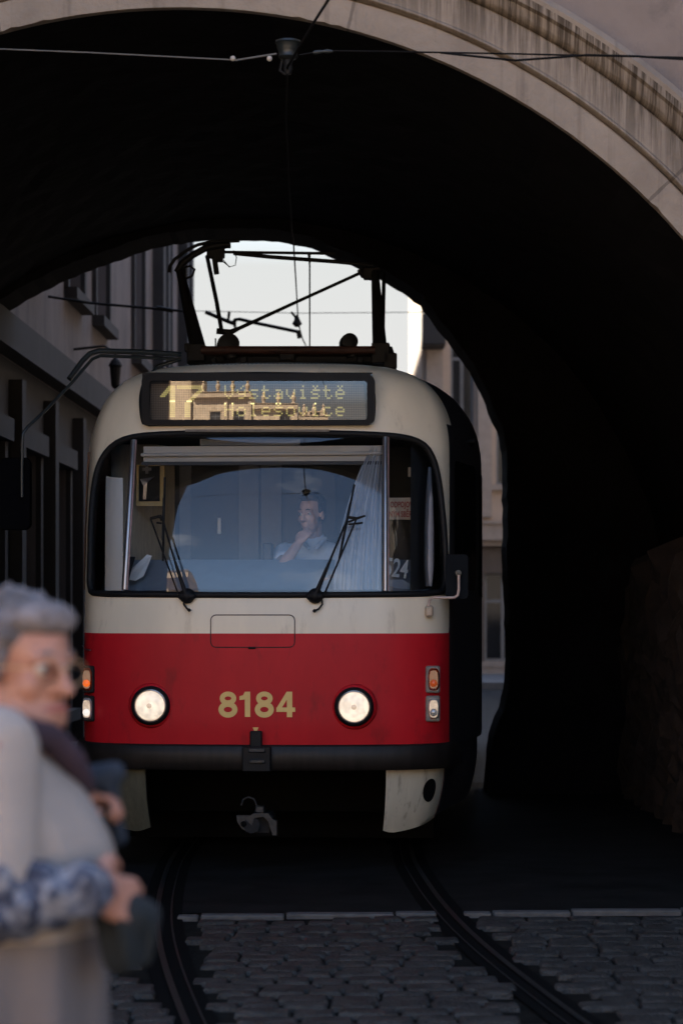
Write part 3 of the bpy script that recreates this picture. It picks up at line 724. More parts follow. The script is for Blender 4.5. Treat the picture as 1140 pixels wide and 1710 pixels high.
def surf_patch(poly, off, name, m, parent=tram, step=.05, smooth=True):
    ts = [p[0] for p in poly]; qs = [p[1] for p in poly]
    g = [(t, q) for t in np.arange(min(ts), max(ts), step) for q in np.arange(min(qs), max(qs), step)]
    v2_, f_ = cdt(poly, (), g, clear=.01); mb = MB(); mb.add([SP(t, q, off) for t, q in v2_], f_); return mb.build(name, m, parent, smooth)
def surf_tube(pts_tq, r, off, name, m, parent=tram, closed=False, seg=8):
    P = [SP(t, q, off) for t, q in pts_tq]
    if closed: P = P + [P[0], P[1]]
    mb = MB(); mb.tube(P, r, seg); return mb.build(name, m, parent, True)
def px_tube(pts, off, r, name, m, parent=tram, seg=8, step=14):
    P = densify(pts, step, False); mb = MB(); mb.tube([SPX(x, y, off) for x, y in P], r, seg); return mb.build(name, m, parent, True)
def free_tube(pts, r, name, m, parent=tram, seg=8):
    mb = MB(); mb.tube([TP(*p) for p in pts], r, seg); return mb.build(name, m, parent, True)

# windscreen: three panes, gasket, two posts
wsg = surf_patch(ws_hole, -.012, 'windscreen', M['windscreen'], step=.045)
surf_tube(ws_hole, .019, .0, 'gasket', M['rubber'], wsg, True)
for (xt, yt, xb, yb, wd) in ((224, 736, 209, 985, .019), (643, 731, 643, 987, .018)):
    pp = [(xt + (xb - xt) * k / 12, yt + (yb - yt) * k / 12) for k in range(13)]
    px_tube(pp, .004, wd, 'windscreen_post', M['steel'], wsg)
    px_tube([(x + 4.5, y) for x, y in pp], .008, .006, 'post_edge', M['rustpost'], wsg)
# rain strip above the windscreen
b = MB(); P = [SPX(x, 724, .03) for x in range(311, 550, 14)]; Q = [SPX(x, 719, .02) for x in range(311, 550, 14)]; n = len(P)
b.add(P + Q + [p + Vector((0, .03, 0)) for p in P], [(i, i + 1, n + i + 1, n + i) for i in range(n - 1)] + [(i, 2 * n + i, 2 * n + i + 1, i + 1) for i in range(n - 1)])
b.build('rain_strip', mat('strip_metal', (.36, .30, .24), .5, metal=.3, var=.2, scale=30), tram)
# destination display
def DG(x, y):
    """convex, nearly upright display pane"""
    f_ = (y - 706) / (626 - 706); p = TP(x, y, .33); a_ = p.x
    return TP(x, y, .285 + .011 * f_ ** 2 + .06 * (a_ / .68) ** 2)
b = MB(); nx_, ny_ = 40, 12; X0, X1 = (238, 624), (244, 619)
b.add([DG(238 + (624 - 238) * i / nx_ + (3 if i == 0 else (-3 if i == nx_ else 0)) * j / ny_, 709 - (709 - 625) * j / ny_) for j in range(ny_ + 1) for i in range(nx_ + 1)], [(j * (nx_ + 1) + i, j * (nx_ + 1) + i + 1, (j + 1) * (nx_ + 1) + i + 1, (j + 1) * (nx_ + 1) + i) for j in range(ny_) for i in range(nx_)])
dsp = b.build('destination_display', M['dispglass'], tram, True)
surf_tube(dp_hole, .017, .002, 'gasket', M['rubber'], dsp, True)
def frame_ring(outer_px, inner_px, name):
    n = len(outer_px); O = [DG(x, y) + Vector((0, -.006, 0)) for x, y in outer_px]; I = [DG(x, y) + Vector((0, -.006, 0)) for x, y in inner_px]; Bk = [p + Vector((0, .10, 0)) for p in O]
    mb = MB(); mb.add(O + I + Bk, [(i, (i + 1) % n, n + (i + 1) % n, n + i) for i in range(n)] + [(2 * n + i, 2 * n + (i + 1) % n, (i + 1) % n, i) for i in range(n)]); return mb.build(name, M['rubber'], dsp)
_o = rrect(237, 624, 625, 710, 13, 6); _i = rrect(250, 636, 613, 701, 5, 6)
def dense2(A, B_):
    a = []; c = []
    for i in range(len(A)):
        p, q, r_, s2 = A[i], A[(i + 1) % len(A)], B_[i], B_[(i + 1) % len(B_)]; k = max(1, int(math.dist(p, q) / 12))
        for j in range(k): f_ = j / k; a.append((p[0] + (q[0] - p[0]) * f_, p[1] + (q[1] - p[1]) * f_)); c.append((r_[0] + (s2[0] - r_[0]) * f_, r_[1] + (s2[1] - r_[1]) * f_))
    return a, c
frame_ring(*dense2(_o, _i), 'display_frame')
P0, P1, P2, P3 = [TP(x, y, .44) for x, y in ((236, 712), (626, 712), (622, 622), (238, 622))]
m_ledp = bpy.data.materials.new('led_board'); m_ledp.use_nodes = True
n_ = m_ledp.node_tree; bs = n_.nodes['Principled BSDF']; bs.inputs['Roughness'].default_value = .5
t_ = n_.nodes.new('ShaderNodeTexCoord'); v_ = n_.nodes.new('ShaderNodeTexVoronoi'); v_.inputs['Randomness'].default_value = 0; v_.inputs['Scale'].default_value = 1 / .0106
c_ = n_.nodes.new('ShaderNodeValToRGB'); c_.color_ramp.elements[0].position = .34; c_.color_ramp.elements[1].position = .46
c_.color_ramp.elements[0].color = (.17, .125, .085, 1); c_.color_ramp.elements[1].color = (.06, .042, .03, 1)  # tan of the mirrored sunlit wall is put into the board's colours
sx_ = n_.nodes.new('ShaderNodeMapping'); sx_.inputs['Scale'].default_value = (1, 0, 1)
n_.links.new(t_.outputs['Object'], sx_.inputs[0]); n_.links.new(sx_.outputs[0], v_.inputs[0]); n_.links.new(v_.outputs['Distance'], c_.inputs[0]); n_.links.new(c_.outputs[0], bs.inputs['Base Color'])
b = MB(); b.add([P0, P1, P2, P3], [(0, 1, 2, 3)]); b.build('led_surround', M['rubber'], dsp)
B0, B1, B2, B3 = [TP(x, y, .434) for x, y in ((249, 702), (611, 702), (607, 641), (253, 641))]
b = MB(); b.add([B0, B1, B2, B3], [(0, 1, 2, 3)]); b.build('led_board', m_ledp, dsp)
G5 = {'V': "10001 10001 10001 10001 10001 01010 00100", 'ý': "00010 00100 10001 10001 01111 00001 01110", 's': "00000 00000 01111 10000 01110 00001 11110", 't': "01000 01000 11110 01000 01000 01001 00110",
      'a': "00000 00000 01110 00001 01111 10001 01111", 'v': "00000 00000 10001 10001 10001 01010 00100", 'i': "00100 00000 01100 00100 00100 00100 01110", 'š': "01010 00100 01111 10000 01110 00001 11110",
      'ě': "01010 00100 01110 10001 11111 10000 01110", 'H': "10001 10001 10001 11111 10001 10001 10001", 'o': "00000 00000 01110 10001 10001 10001 01110", 'l': "01100 00100 00100 00100 00100 00100 01110",
      'e': "00000 00000 01110 10001 11111 10000 01110", 'c': "00000 00000 01110 10000 10000 10001 01110"}
led = MB(); hot = MB()
def dot(mb, x, y, s_=1.35):
    mb.add([TP(x - s_, y + s_, .430), TP(x + s_, y + s_, .430), TP(x + s_, y - s_, .430), TP(x - s_, y - s_, .430)], [(0, 1, 2, 3)])
def ledtext(txt, xs, y0, hotrow=None):
    for ch, x0 in zip(txt, xs):
        for r_, row_ in enumerate(G5[ch].split()):
            for c2, bit in enumerate(row_):
                if bit == '1': dot(hot if r_ == hotrow else led, x0 + c2 * 3.1, y0 + r_ * 3.3)
ledtext("Výstaviště", [376 + i * 20.6 for i in range(10)], 645)
ledtext("Holešovice", [376 + i * 20.6 for i in range(10)], 674, 0)
for r_ in range(17):
    y = 645 + r_ * 3.15
    for c2 in range(3): dot(hot if r_ == 8 else led, 285 + c2 * 3.1, y)
    if r_ < 6:
        for c2 in range(3): dot(led, 282 - r_ * 2.6 + c2 * 3.1, y + 1)
    if r_ < 2:
        for c2 in range(14): dot(led, 297 + c2 * 3.1, y)
    elif r_ < 9:
        for c2 in range(3): dot(hot if r_ == 8 else led, 333 - (r_ - 2) * 3.3 + c2 * 3.1, y)
    else:
        for c2 in range(3): dot(led, 310 + c2 * 3.1, y)
led.build('lit_characters', M['led'], dsp); hot.build('bright_dots', M['led_hot'], dsp)

# headlights
for (x, y) in ((253, 1178), (591, 1180)):
    c = SPX(x, y); t_, q_ = hit(x, y); nn = (SP(t_, q_, .1) - c).normalized(); ax = (nn * .35 + Vector((0, -1, 0))).normalized()
    b = MB(); b.lathe([(r0 * .9, h0) for r0, h0 in [(.150, -.03), (.150, -.004), (.140, .012), (.126, .020), (.118, .020)]], c, ax, 40); hb = b.build('headlight', M['red'], tram, True)
    b = MB(); b.lathe([(r0 * .9, h0) for r0, h0 in [(.128, 0), (.128, .030), (.122, .042), (.112, .046), (.106, .040)]], c, ax, 40); b.build('rubber_rim', M['rubber'], hb, True)
    b = MB(); b.lathe([(r0 * .9, h0) for r0, h0 in [(.108, .03), (.107, .043), (.101, .046), (.099, .042)]], c, ax, 40); b.build('chrome_ring', M['steel'], hb, True)
    b = MB(); b.lathe([(r0 * .9, h0) for r0, h0 in [(.097, .040), (.088, .050), (.07, .058), (.045, .063), (.02, .066), (.003, .067)]], c, ax, 40); b.build('lit_lens', M['headlamp'], hb, True)
    b = MB(); b.lathe([(r0 * .9, h0) for r0, h0 in [(.016, .064), (.017, .070), (.011, .074), (.003, .075)]], c, ax, 16); b.build('bulb_cap', M['bulbcap'], hb, True)
# corner lights (amber above clear)
for s_, xx, lit in ((-1, 148, True), (1, 722, False)):
    for (yy0, yy1, kind) in ((1112, 1157, 'orange'), (1162, 1205, 'clear')):
        c0 = TP(xx - (11 if s_ < 0 else 12), yy1, .20 if s_ < 0 else .16); c1 = TP(xx + (12 if s_ > 0 else 10), yy0, .20 if s_ < 0 else .16)
        lo = Vector((c0.x, c0.y, c0.z)); hi = Vector((c1.x, c0.y + .16, c1.z))
        b = MB(); b.box(lo, hi, bev=.008); h_ = b.build('corner_light', M['dsteel'] if s_ < 0 else mat('lamp_housing', (.20, .18, .165), .5, var=.3, scale=30), tram)
        cx_, cz_ = (lo.x + hi.x) / 2 + .006 * s_, (lo.z + hi.z) / 2; rx, rz = (hi.x - lo.x) * .40, (hi.z - lo.z) * .42
        P = [Vector((cx_ + (abs(math.cos(a)) ** .6) * math.copysign(rx, math.cos(a)), lo.y - .002, cz_ + (abs(math.sin(a)) ** .6) * math.copysign(rz, math.sin(a)))) for a in np.linspace(0, 2 * math.pi, 28, endpoint=False)]
        Q = [Vector((cx_ + (p.x - cx_) * .75, lo.y - .022, cz_ + (p.z - cz_) * .8)) for p in P]
        b = MB(); b.add(P + Q, [(i, (i + 1) % 28, 28 + (i + 1) % 28, 28 + i) for i in range(28)] + [tuple(range(28, 56))]); b.build('lens', M[kind], h_, True)
        b = MB(); b.lathe([(.001, .0), (.018, .004), (.022, .010), (.012, .018), (.001, .02)], Vector((cx_, lo.y - .018, lo.z + (hi.z - lo.z) * .36)), (0, -1, 0), 14)
        b.build('bulb_glow', M[('orange_lit' if lit else 'orange_dim') if kind == 'orange' else ('bulbw' if lit else 'clear')], h_, True)
# small grab handle at the left edge
px_tube([(144, 1078), (147, 1084), (156, 1086)], .02, .004, 'grab_handle', M['steel'])

# painted number and small arrow
num = MB()
def ribbon_px(P, wd, off, closed=False):
    n = len(P); Lq = []; Rq = []
    for i in range(n):
        a = P[i - 1] if (closed or i > 0) else P[i]; c = P[(i + 1) % n] if (closed or i < n - 1) else P[i]
        dx, dy = c[0] - a[0], c[1] - a[1]; l = math.hypot(dx, dy) or 1; nx, ny = -dy / l * wd / 2, dx / l * wd / 2
        Lq.append(SPX(P[i][0] + nx, P[i][1] + ny, off)); Rq.append(SPX(P[i][0] - nx, P[i][1] - ny, off))
    num.add(Lq + Rq, [(i, (i + 1) % n, n + (i + 1) % n, n + i) for i in range(n if closed else n - 1)])
def digit8(x):
    for (cy, rx, ry, wd, off) in ((1166.2, 9.7, 7.4, 8.2, .004), (1184.8, 11.4, 9.0, 9.0, .0046)):
        ribbon_px([(x + rx * math.cos(a), cy + ry * math.sin(a)) for a in np.linspace(0, 2 * math.pi, 30, endpoint=False)], wd, off, True)
digit8(381); digit8(441.5)
def fill_px(poly, off=.004):
    P = densify(poly, 6); num.add([SPX(x, y, off) for x, y in P], [tuple(range(len(P)))])
fill_px([(409, 1155), (418, 1155), (418, 1197), (409, 1197), (409, 1168), (400, 1169), (400, 1162.5), (406, 1161)])
fill_px([(477.5, 1155), (488, 1155), (488, 1182), (493, 1182), (493, 1188.5), (488, 1188.5), (488, 1197.5), (479, 1197.5), (479, 1188.5), (461.5, 1188.5), (461.5, 1181)][::1][:0] or [(479, 1155), (488, 1155), (488, 1197.5), (479, 1197.5)])
ribbon_px([(482, 1156.5), (465, 1184)], 7.2, .0046); ribbon_px([(461.5, 1185), (470, 1185), (480, 1185), (493, 1185)], 7.4, .0052)
fill_px([(422, 1214.5), (432, 1214.5), (429, 1221), (425, 1221)])
num.build('fleet_number', M['yellow'], tram)
# hatch outline, catch, stains
b_h = densify(rrect(352, 1027, 492, 1081, 9, 4), 8)
surf_tube([hit(x, y) for x, y in b_h], .0032, .0005, 'service_hatch', M['lineblack'], tram, True, 6)
px_tube([(415, 1082), (427, 1082)], .003, .007, 'hatch_catch', M['rubber'])

# bumper: a band following the nose
b = MB(); tt = list(np.arange(-1.62, 1.421, .04)); rings = []
for t in tt:
    P0_ = SP(t, .02); e_ = SP(t, .02, .1) - P0_; e_.z = 0; e_.normalize()
    rings.append([P0_ + e_ * o_ + Vector((0, 0, z_ - P0_.z)) for (o_, z_) in ((-.05, .748), (.03, .752), (.045, .74), (.048, .68), (.044, .62), (.03, .602), (-.05, .605))])
vs = [p for r_ in rings for p in r_]; m_ = 7
b.add(vs, [(i * m_ + j, i * m_ + j + 1, (i + 1) * m_ + j + 1, (i + 1) * m_ + j) for i in range(len(rings) - 1) for j in range(m_ - 1)] + [tuple(range(m_)), tuple(range((len(rings) - 1) * m_, len(rings) * m_))])
bump = b.build('bumper', M['bumper'], tram, True)
C0 = SPX(427, 1250)
def tbox(x0, y0, x1, y1, v, d, name, m, parent=tram, bev=.006):
    a = TP(x0, y1, v); c = TP(x1, y0, v); mb = MB(); mb.box((a.x, v, a.z), (c.x, v + d, c.z), bev=bev); return mb.build(name, m, parent)
tb = tbox(417, 1221, 437, 1248, -.045, .05, 'coupler_cover', M['dsteel'], bump)
tbox(404, 1247, 452, 1289, -.075, .05, 'bumper_bracket', M['rubber'], bump)
tbox(414, 1249, 443, 1257, -.088, .02, 'bracket_bar', M['coupler'], bump); tbox(416, 1268, 443, 1275, -.088, .02, 'bracket_bar', M['coupler'], bump)

# lower skirts left and right of the coupler opening
def skirt(side):
    b = MB(); ts = np.linspace(.74, 3.1, 60) if side > 0 else -np.linspace(.70, 3.1, 60); nz_ = 14; rows = []
    for t in ts:
        a = abs(t); bot = .215 + .10 * max(0, min(1, (a - .74) / .6)) ** 1.3
        bot += .02 * max(0, (.80 - a) / .06) if a < .80 else 0
        row = []
        for k in range(nz_ + 1):
            z = .735 + (bot - .735) * k / nz_; tuck = .03 + .10 * (max(0, .62 - z) / .4) ** 2
            p = SP(t, .02); e_ = SP(t, .02, .1) - p; e_.z = 0; e_.normalize(); row.append(p - e_ * tuck + Vector((0, 0, z - p.z)))
        rows.append(row)
    th = []
    for row in rows:
        th.append([p + Vector((0, .03, 0)) for p in row])
    n1 = nz_ + 1; vs = [p for r_ in rows for p in r_]; off = len(vs); vs += [p for r_ in th for p in r_]; fs = []
    for i in range(len(rows) - 1):
        for j in range(nz_): fs.append((i * n1 + j, i * n1 + j + 1, (i + 1) * n1 + j + 1, (i + 1) * n1 + j)); fs.append((off + i * n1 + j, off + (i + 1) * n1 + j, off + (i + 1) * n1 + j + 1, off + i * n1 + j + 1))
        fs.append((i * n1 + nz_, off + i * n1 + nz_, off + (i + 1) * n1 + nz_, (i + 1) * n1 + nz_))
    for j in range(nz_): fs.append((j, off + j, off + j + 1, j + 1))
    b.add(vs, fs)
    for i_, f_ in enumerate(b.f):
        k_ = (f_[0] % off) // n1
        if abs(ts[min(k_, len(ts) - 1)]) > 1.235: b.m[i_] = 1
    o = b.build('skirt', [M['cream_dirty'] if side > 0 else M['shaded_olive'], M['side_dark']], tram, True)
    # oval tow opening near the corner
    tc_ = side * 1.055; P = []
    for a in np.linspace(0, 2 * math.pi, 26, endpoint=False):
        t = tc_ + .062 * math.cos(a); z = .47 + .070 * math.sin(a); tuck = .03 + .10 * ((.62 - z) / .4) ** 2 - .004
        p = SP(t, .02); e_ = SP(t, .02, .1) - p; e_.z = 0; e_.normalize(); P.append(p - e_ * tuck + Vector((0, 0, z - p.z)))
    mb = MB(); mb.add(P, [tuple(range(26))]); mb.build('tow_opening', M['black'], o)
    t = side * 1.235; P = []
    for z in np.linspace(.60, .30, 8):
        tuck = .03 + .10 * ((.62 - z) / .4) ** 2 - .003; p = SP(t, .02); e_ = SP(t, .02, .1) - p; e_.z = 0; e_.normalize(); P.append(p - e_ * tuck + Vector((0, 0, z - p.z)))
    mb = MB(); mb.tube(P, .003, 5); mb.build('panel_seam', M['lineblack'], o)
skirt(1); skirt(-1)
# undercarriage
b = MB(); b.box((-.95, 1.0, .28), (.95, 1.1, .72)); b.box((-1.0, 1.1, .3), (1.0, 13.5, .70)); b.box((-.98, 1.5, .07), (.98, 2.5, .5)); b.box((-.98, 3.3, .07), (.98, 4.4, .5)); und = b.build('underframe', M['black'], tram)
for vv in (1.9, 3.8, 9.4, 11.3):
    for s_ in (-1, 1):
        b = MB(); b.lathe([(.36, -.01), (.36, .02), (.34, .025), (.34, .12), (.1, .13)], (s_ * .64, vv, .35), (s_, 0, 0), 28); b.build('wheel', M['dsteel'], tram, True)
# coupler
b = MB(); b.tube([TP(420, 1378, .1), TP(420, 1380, .9)], .05); cp = b.build('coupler', M['dsteel'], tram, True)
b = MB()
def cbox(x0, y0, x1, y1, v, d, mb, bev=.008):
    a = TP(x0, y1, v); c = TP(x1, y0, v); mb.box((a.x, v, a.z), (c.x, v + d, c.z), bev=bev)
cbox(416, 1358, 456, 1396, .16, .22, b, .02); b.build('coupler_head', M['dsteel'], cp)
b = MB(); P = [(395, 1362), (418, 1362), (424, 1358), (448, 1358), (456, 1369), (462, 1371), (462, 1395), (455, 1395), (448, 1372), (440, 1364), (424, 1366), (417, 1390), (404, 1384), (396, 1372)]
a_ = [TP(x, y, .10) for x, y in P]; c_2 = [p + Vector((0, .06, 0)) for p in a_]; n = len(P)
b.add(a_ + c_2, [tuple(range(n))] + [(i, (i + 1) % n, n + (i + 1) % n, n + i) for i in range(n)]); b.build('coupler_jaw', M['coupler'], cp)
b = MB(); b.lathe([(.018, 0), (.018, .004), (.012, .005)], TP(407, 1376, .098), (0, -1, 0), 16); b.build('pin_hole', M['black'], cp)
free_tube([(427, 1356, .12), (429, 1345, .12), (424, 1334, .12), (415, 1331, .12), (406, 1335, .12), (403, 1345, .12)], .006, 'coupler_loop', M['coupler'], cp)
tbox(426, 1346, 441, 1358, .1, .08, 'coupler_lug', M['coupler'], cp)

# wipers
def wiper(base, tip_a, arm2, blade0, blade1, hook):
    r_ = MB(); c = SPX(*base, .02); r_.lathe([(.045, -.02), (.045, .01), (.03, .03), (.012, .04)], c, (0, -1, -.1), 16)
    r_.box(c + Vector((-.05, -.035, -.022)), c + Vector((.05, 0, .018)), bev=.01)
    o = r_.build('wiper', M['rubber'], tram, True)
    k = lambda p, of: SPX(p[0], p[1], of)
    b1 = MB(); n_s = 8; P = [k((base[0] + (tip_a[0] - base[0]) * i / n_s, base[1] + (tip_a[1] - base[1]) * i / n_s), .045 + .02 * math.sin(math.pi * i / n_s)) for i in range(n_s + 1)]
    b1.tube(P, [.015 - .009 * min(1, i / 4) for i in range(n_s + 1)]); b1.build('wiper_arm', M['rubber'], o, True)
    b2 = MB(); P = [k((base[0] + arm2[2] + (arm2[0] - base[0] - arm2[2]) * i / n_s, base[1] + (arm2[1] - base[1]) * i / n_s), .05) for i in range(n_s + 1)]
    b2.tube(P, .0052); b2.build('wiper_rod', M['rubber'], o, True)
    b3 = MB(); P = [k((blade0[0] + (blade1[0] - blade0[0]) * i / 12, blade0[1] + (blade1[1] - blade0[1]) * i / 12), .022) for i in range(13)]
    b3.tube(P, .0065, 6); P2 = [p + Vector((0, -.02, 0)) for p in P[3:10]]; b3.tube(P2, .007, 6)
    for (a, c2) in ((P2[0], P[2]), (P2[-1], P[10])): b3.tube([a, c2], .005, 5)
    b3.build('wiper_blade', M['rubber'], o, True)
    b4 = MB(); b4.tube([k(arm2[:2], .05), k(tip_a, .05)], .009, 6); mid = ((blade0[0] + blade1[0]) / 2, (blade0[1] + blade1[1]) / 2)
    b4.tube([k(arm2[:2], .055), k((arm2[0] + 14, arm2[1] - 4), .055), k((tip_a[0], tip_a[1] + 8), .05)], .006, 6)
    b4.tube([k((tip_a[0], tip_a[1] + 12), .05), k((arm2[0] + 10, arm2[1] + 7), .05)], .0055, 6); b4.build('wiper_link', M['rubber'], o, True)
    b5 = MB(); b5.tube([k(h, .03) for h in hook], .006, 6); b5.lathe([(.001, -.012), (.014, 0), (.001, .012)], k(hook[-1], .03), (0, 0, 1), 10); b5.build('washer_hose', M['rubber'], o, True)
wiper((314, 996), (274, 866), (256, 870, -12), (277, 800), (274, 938), [(309, 1000), (309, 1010), (314, 1017), (318, 1020)])
wiper((526, 996), (580, 868), (594, 870, 14), (591, 812), (566, 934), [(536, 1000), (538, 1010), (532, 1018), (525, 1021)])

# mirrors
mr = MB(); P = [SPX(715, 1020, .02)]; c = SPX(713, 1021, .015); mr.box(c + Vector((-.022, -.035, -.035)), c + Vector((.028, .02, .035)), bev=.012)
mo = mr.build('right_mirror', mat('mirror_bracket', (.42, .33, .25), .45, var=.2, scale=30), tram)
mo.name = 'side_mirror'
yv = c.y - .02
free_tube([(715, 1012, yv), (717, 1002, yv), (722, 998, yv - .01), (745, 998, yv - .01), (758, 998, yv - .01), (764, 994, yv - .01), (765.5, 985, yv - .01), (765.5, 960, yv - .01)], .0085, 'mirror_arm', mat('arm_pinkish_paint', (.50, .38, .34), .4), mo)
a = TP(744, 1000, yv + .02); d = TP(781, 926, yv + .02)
b = MB(); vs = []
for (k, dv) in ((1.0, .02), (1.02, .035), (.98, .085), (.82, .11)):
    cx_, cz_ = (a.x + d.x) / 2, (a.z + d.z) / 2; P = rrect(a.x, a.z, d.x, d.z, .022, 5); vs += [Vector((cx_ + (x - cx_) * k, yv + dv, cz_ + (z - cz_) * k)) for x, z in P]; n = len(P)
b.add(vs, [(i * n + j, i * n + (j + 1) % n, (i + 1) * n + (j + 1) % n, (i + 1) * n + j) for i in range(3) for j in range(n)] + [tuple(range(n)), tuple(3 * n + j for j in range(n))])
b.build('mirror_housing', mat('mirror_housing_black', (.006, .008, .011), .75, spec=.1), mo, True)
b = MB(); b.lathe([(.001, 0), (.02, .0), (.024, .012), (.018, .022), (.001, .024)], TP(765, 957, yv + .015), (0, -1, 0), 16); b.build('mirror_knob', M['armgrey'], mo, True)
# left mirror on a long double arm from the roof edge
lm = MB(); lm.tube([TP(302, 592, .75), TP(240, 588, .62), TP(165, 586, .5), TP(150, 591, .47), TP(138, 603, .44), TP(116, 633, .36)], .017)
lmo = lm.build('side_mirror', M['armgrey'], tram, True)
free_tube([(302, 600, .78), (240, 597, .65), (168, 594, .52), (154, 600, .48), (120, 640, .38), (80, 682, .25), (46, 714, .14), (39, 724, .12), (37.5, 740, .12), (37, 790, .12), (37, 830, .12)], .0105, 'mirror_arm', M['armgrey'], lmo)
free_tube([(302, 600, .8), (262, 612, .8), (255, 622, .75)], .012, 'arm_strut', M['armgrey'], lmo)
a = TP(1, 884, .14); d = TP(50, 765, .14); vs = []
for (k, dv) in ((1.0, .0), (1.02, .02), (.98, .08), (.8, .11)):
    cx_, cz_ = (a.x + d.x) / 2, (a.z + d.z) / 2; P = rrect(a.x, a.z, d.x, d.z, .03, 5); vs += [Vector((cx_ + (x - cx_) * k, .14 + dv, cz_ + (z - cz_) * k)) for x, z in P]; n = len(P)
b = MB(); b.add(vs, [(i * n + j, i * n + (j + 1) % n, (i + 1) * n + (j + 1) % n, (i + 1) * n + j) for i in range(3) for j in range(n)] + [tuple(range(n)), tuple(3 * n + j for j in range(n))])
b.build('mirror_housing', M['flatblack'], lmo, True)
# dark side windows and doors behind the corners
def sidepatch(t0, t1, z0, z1, name, m, off=.006, parent=tram):
    return surf_patch(densify(rrect(t0, z2q(z0), t1, z2q(z1), .06, 4), .08), off, name, m, parent, step=.12)
for s_ in (-1, 1):
    o_ = [sidepatch(*sorted((s_ * 1.38, s_ * 2.25)), 1.66, 2.45, 'side_window', M['sideglass'])]
    for k in range(6): sidepatch(*sorted((s_ * (2.45 + k * 1.75), s_ * (2.45 + k * 1.75 + 1.5))), 1.62, 2.42, 'side_window', M['sideglass'])
# brown door edge seen along the left silhouette
surf_tube([(-1.62, z2q(z)) for z in (1.66, 1.8, 2.0, 2.2, 2.4, 2.52)], .012, .006, 'door_edge', mat('door_edge_brown', (.22, .12, .07), .5), tram)
sg = MB(); sg.tube([SP(2.0, z2q(2.60), -.02), SP(2.05, z2q(2.60), .035), SP(2.15, z2q(2.58), .0)], [.006, .015, .006]); sg.build('side_marker', M['rubber'], tram, True)

# ------------------------------------------------------------------ pantograph on the roof
def ft(pts, r, name, m=M['dsteel'], parent=None, seg=8):
    return free_tube(pts, r, name, m, parent, seg)
VB = 2.85   # depth of the base frame
pb = MB(); pb.tube([TP(315, 588, VB), TP(650, 588, VB)], .030); pb.box(TP(312, 607, VB + .02), TP(662, 600, VB + .9) , bev=.004)
pan = pb.build('pantograph', M['dsteel'], tram, True)
ft([(336, 585, VB - .03), (626, 585, VB - .03)], .030, 'main_tube', M['rust'], pan, 14)
for (x0, y0, x1, y1, d) in ((312, 574, 342, 603, .10), (620, 572, 650, 606, .10), (640, 589, 662, 614, .08), (308, 573, 320, 588, .06), (466, 582, 492, 602, .08), (400, 595, 412, 606, .04), (596, 596, 606, 606, .04), (352, 596, 360, 606, .04)):
    tbox(x0, y0, x1, y1, VB - .04, d, 'base_bracket', M['dsteel'], pan)
for (x, y, r_) in ((381, 576, .075), (582, 572, .058)):
    b = MB(); c = TP(x, y, VB + .02); b.lathe([(r_ * .5, -.08), (r_, -.06), (r_ * 1.05, 0), (r_, .05), (r_ * .4, .06)], c, (.25, -1, .1), 18); b.tube([c, c + Vector((.03, 0, -.1))], r_ * .8); b.build('spring_drum', M['rubber'], pan, True)
# thick lower arms, tapering upwards
ft([(331, 583, VB), (301, 455, VB + .55)], [.058, .030], 'lower_arm', M['dsteel'], pan, 12)
ft([(634, 583, VB), (626, 455, VB + .55)], [.052, .028], 'lower_arm', M['dsteel'], pan, 12)
ft([(638, 575, VB + .1), (641, 455, VB + .75)], [.016, .014], 'guide_rod', M['dsteel'], pan)
ft([(370, 552, VB + .5), (362, 505, VB + .7), (346, 428, VB + 1.0)], .016, 'guide_rod', M['dsteel'], pan)
ft([(334, 583, VB + .1), (310, 490, VB + .5)], .01, 'guide_rod', M['dsteel'], pan)
# diagonal braces
ft([(362, 553, VB + .55), (385, 555, VB + .55), (400, 548, VB + .57), (500, 502, VB + .75), (610, 452, VB + .95)], [.022, .022, .014, .012, .012], 'brace', M['dsteel'], pan)
# upper collector: cross bars, end pieces and curved horns
ft([(374, 421, VB + .9), (450, 422, VB + .9), (530, 423, VB + .9), (560, 424, VB + .9)], .011, 'upper_bar', M['dsteel'], pan)
ft([(390, 423, VB + .85), (450, 429, VB + .85), (560, 437, VB + .85), (622, 443, VB + .85)], .015, 'upper_bar', M['dsteel'], pan)
ft([(283, 455, VB + .8), (284, 445, VB + .8), (292, 433, VB + .8), (312, 418, VB + .8), (330, 409, VB + .8), (352, 404, VB + .8), (400, 402, VB + .8)], .013, 'horn', M['dsteel'], pan)
ft([(296, 455, VB + .75), (303, 441, VB + .75), (322, 426, VB + .75), (342, 415, VB + .75), (362, 410, VB + .75), (385, 409, VB + .75)], .026, 'horn', M['dsteel'], pan)
ft([(306, 447, VB + .7), (318, 444, VB + .7), (325, 450, VB + .7), (322, 460, VB + .7), (312, 465, VB + .7), (302, 466, VB + .7)], .009, 'spring_loop', M['dsteel'], pan)
ft([(600, 450, VB + .9), (606, 460, VB + .9), (618, 464, VB + .9), (628, 460, VB + .9)], .022, 'spring_loop', M['dsteel'], pan)
for (x0, y0, x1, y1) in ((296, 443, 310, 466), (345, 404, 374, 430), (355, 425, 371, 436), (606, 446, 634, 466)):
    tbox(x0, y0, x1, y1, VB + .78, .08, 'joint_block', M['dsteel'], pan)
ft([(358, 430, VB + .8), (362, 458, VB + .8)], .020, 'damper', M['dsteel'], pan)
ft([(373, 434, VB + .8), (383, 446, VB + .8), (393, 443, VB + .8), (395, 430, VB + .8), (390, 418, VB + .8)], .0035, 'cable', M['dsteel'], pan, 6)
ft([(364, 435, VB + .8), (374, 438, VB + .8), (384, 446, VB + .8)], .004, 'cable', M['dsteel'], pan, 6)
ft([(516, 425, VB + .95), (517, 443, VB + .95), (517, 583, VB + .3)], [.012, .006, .005], 'pull_rope', M['dsteel'], pan, 6)
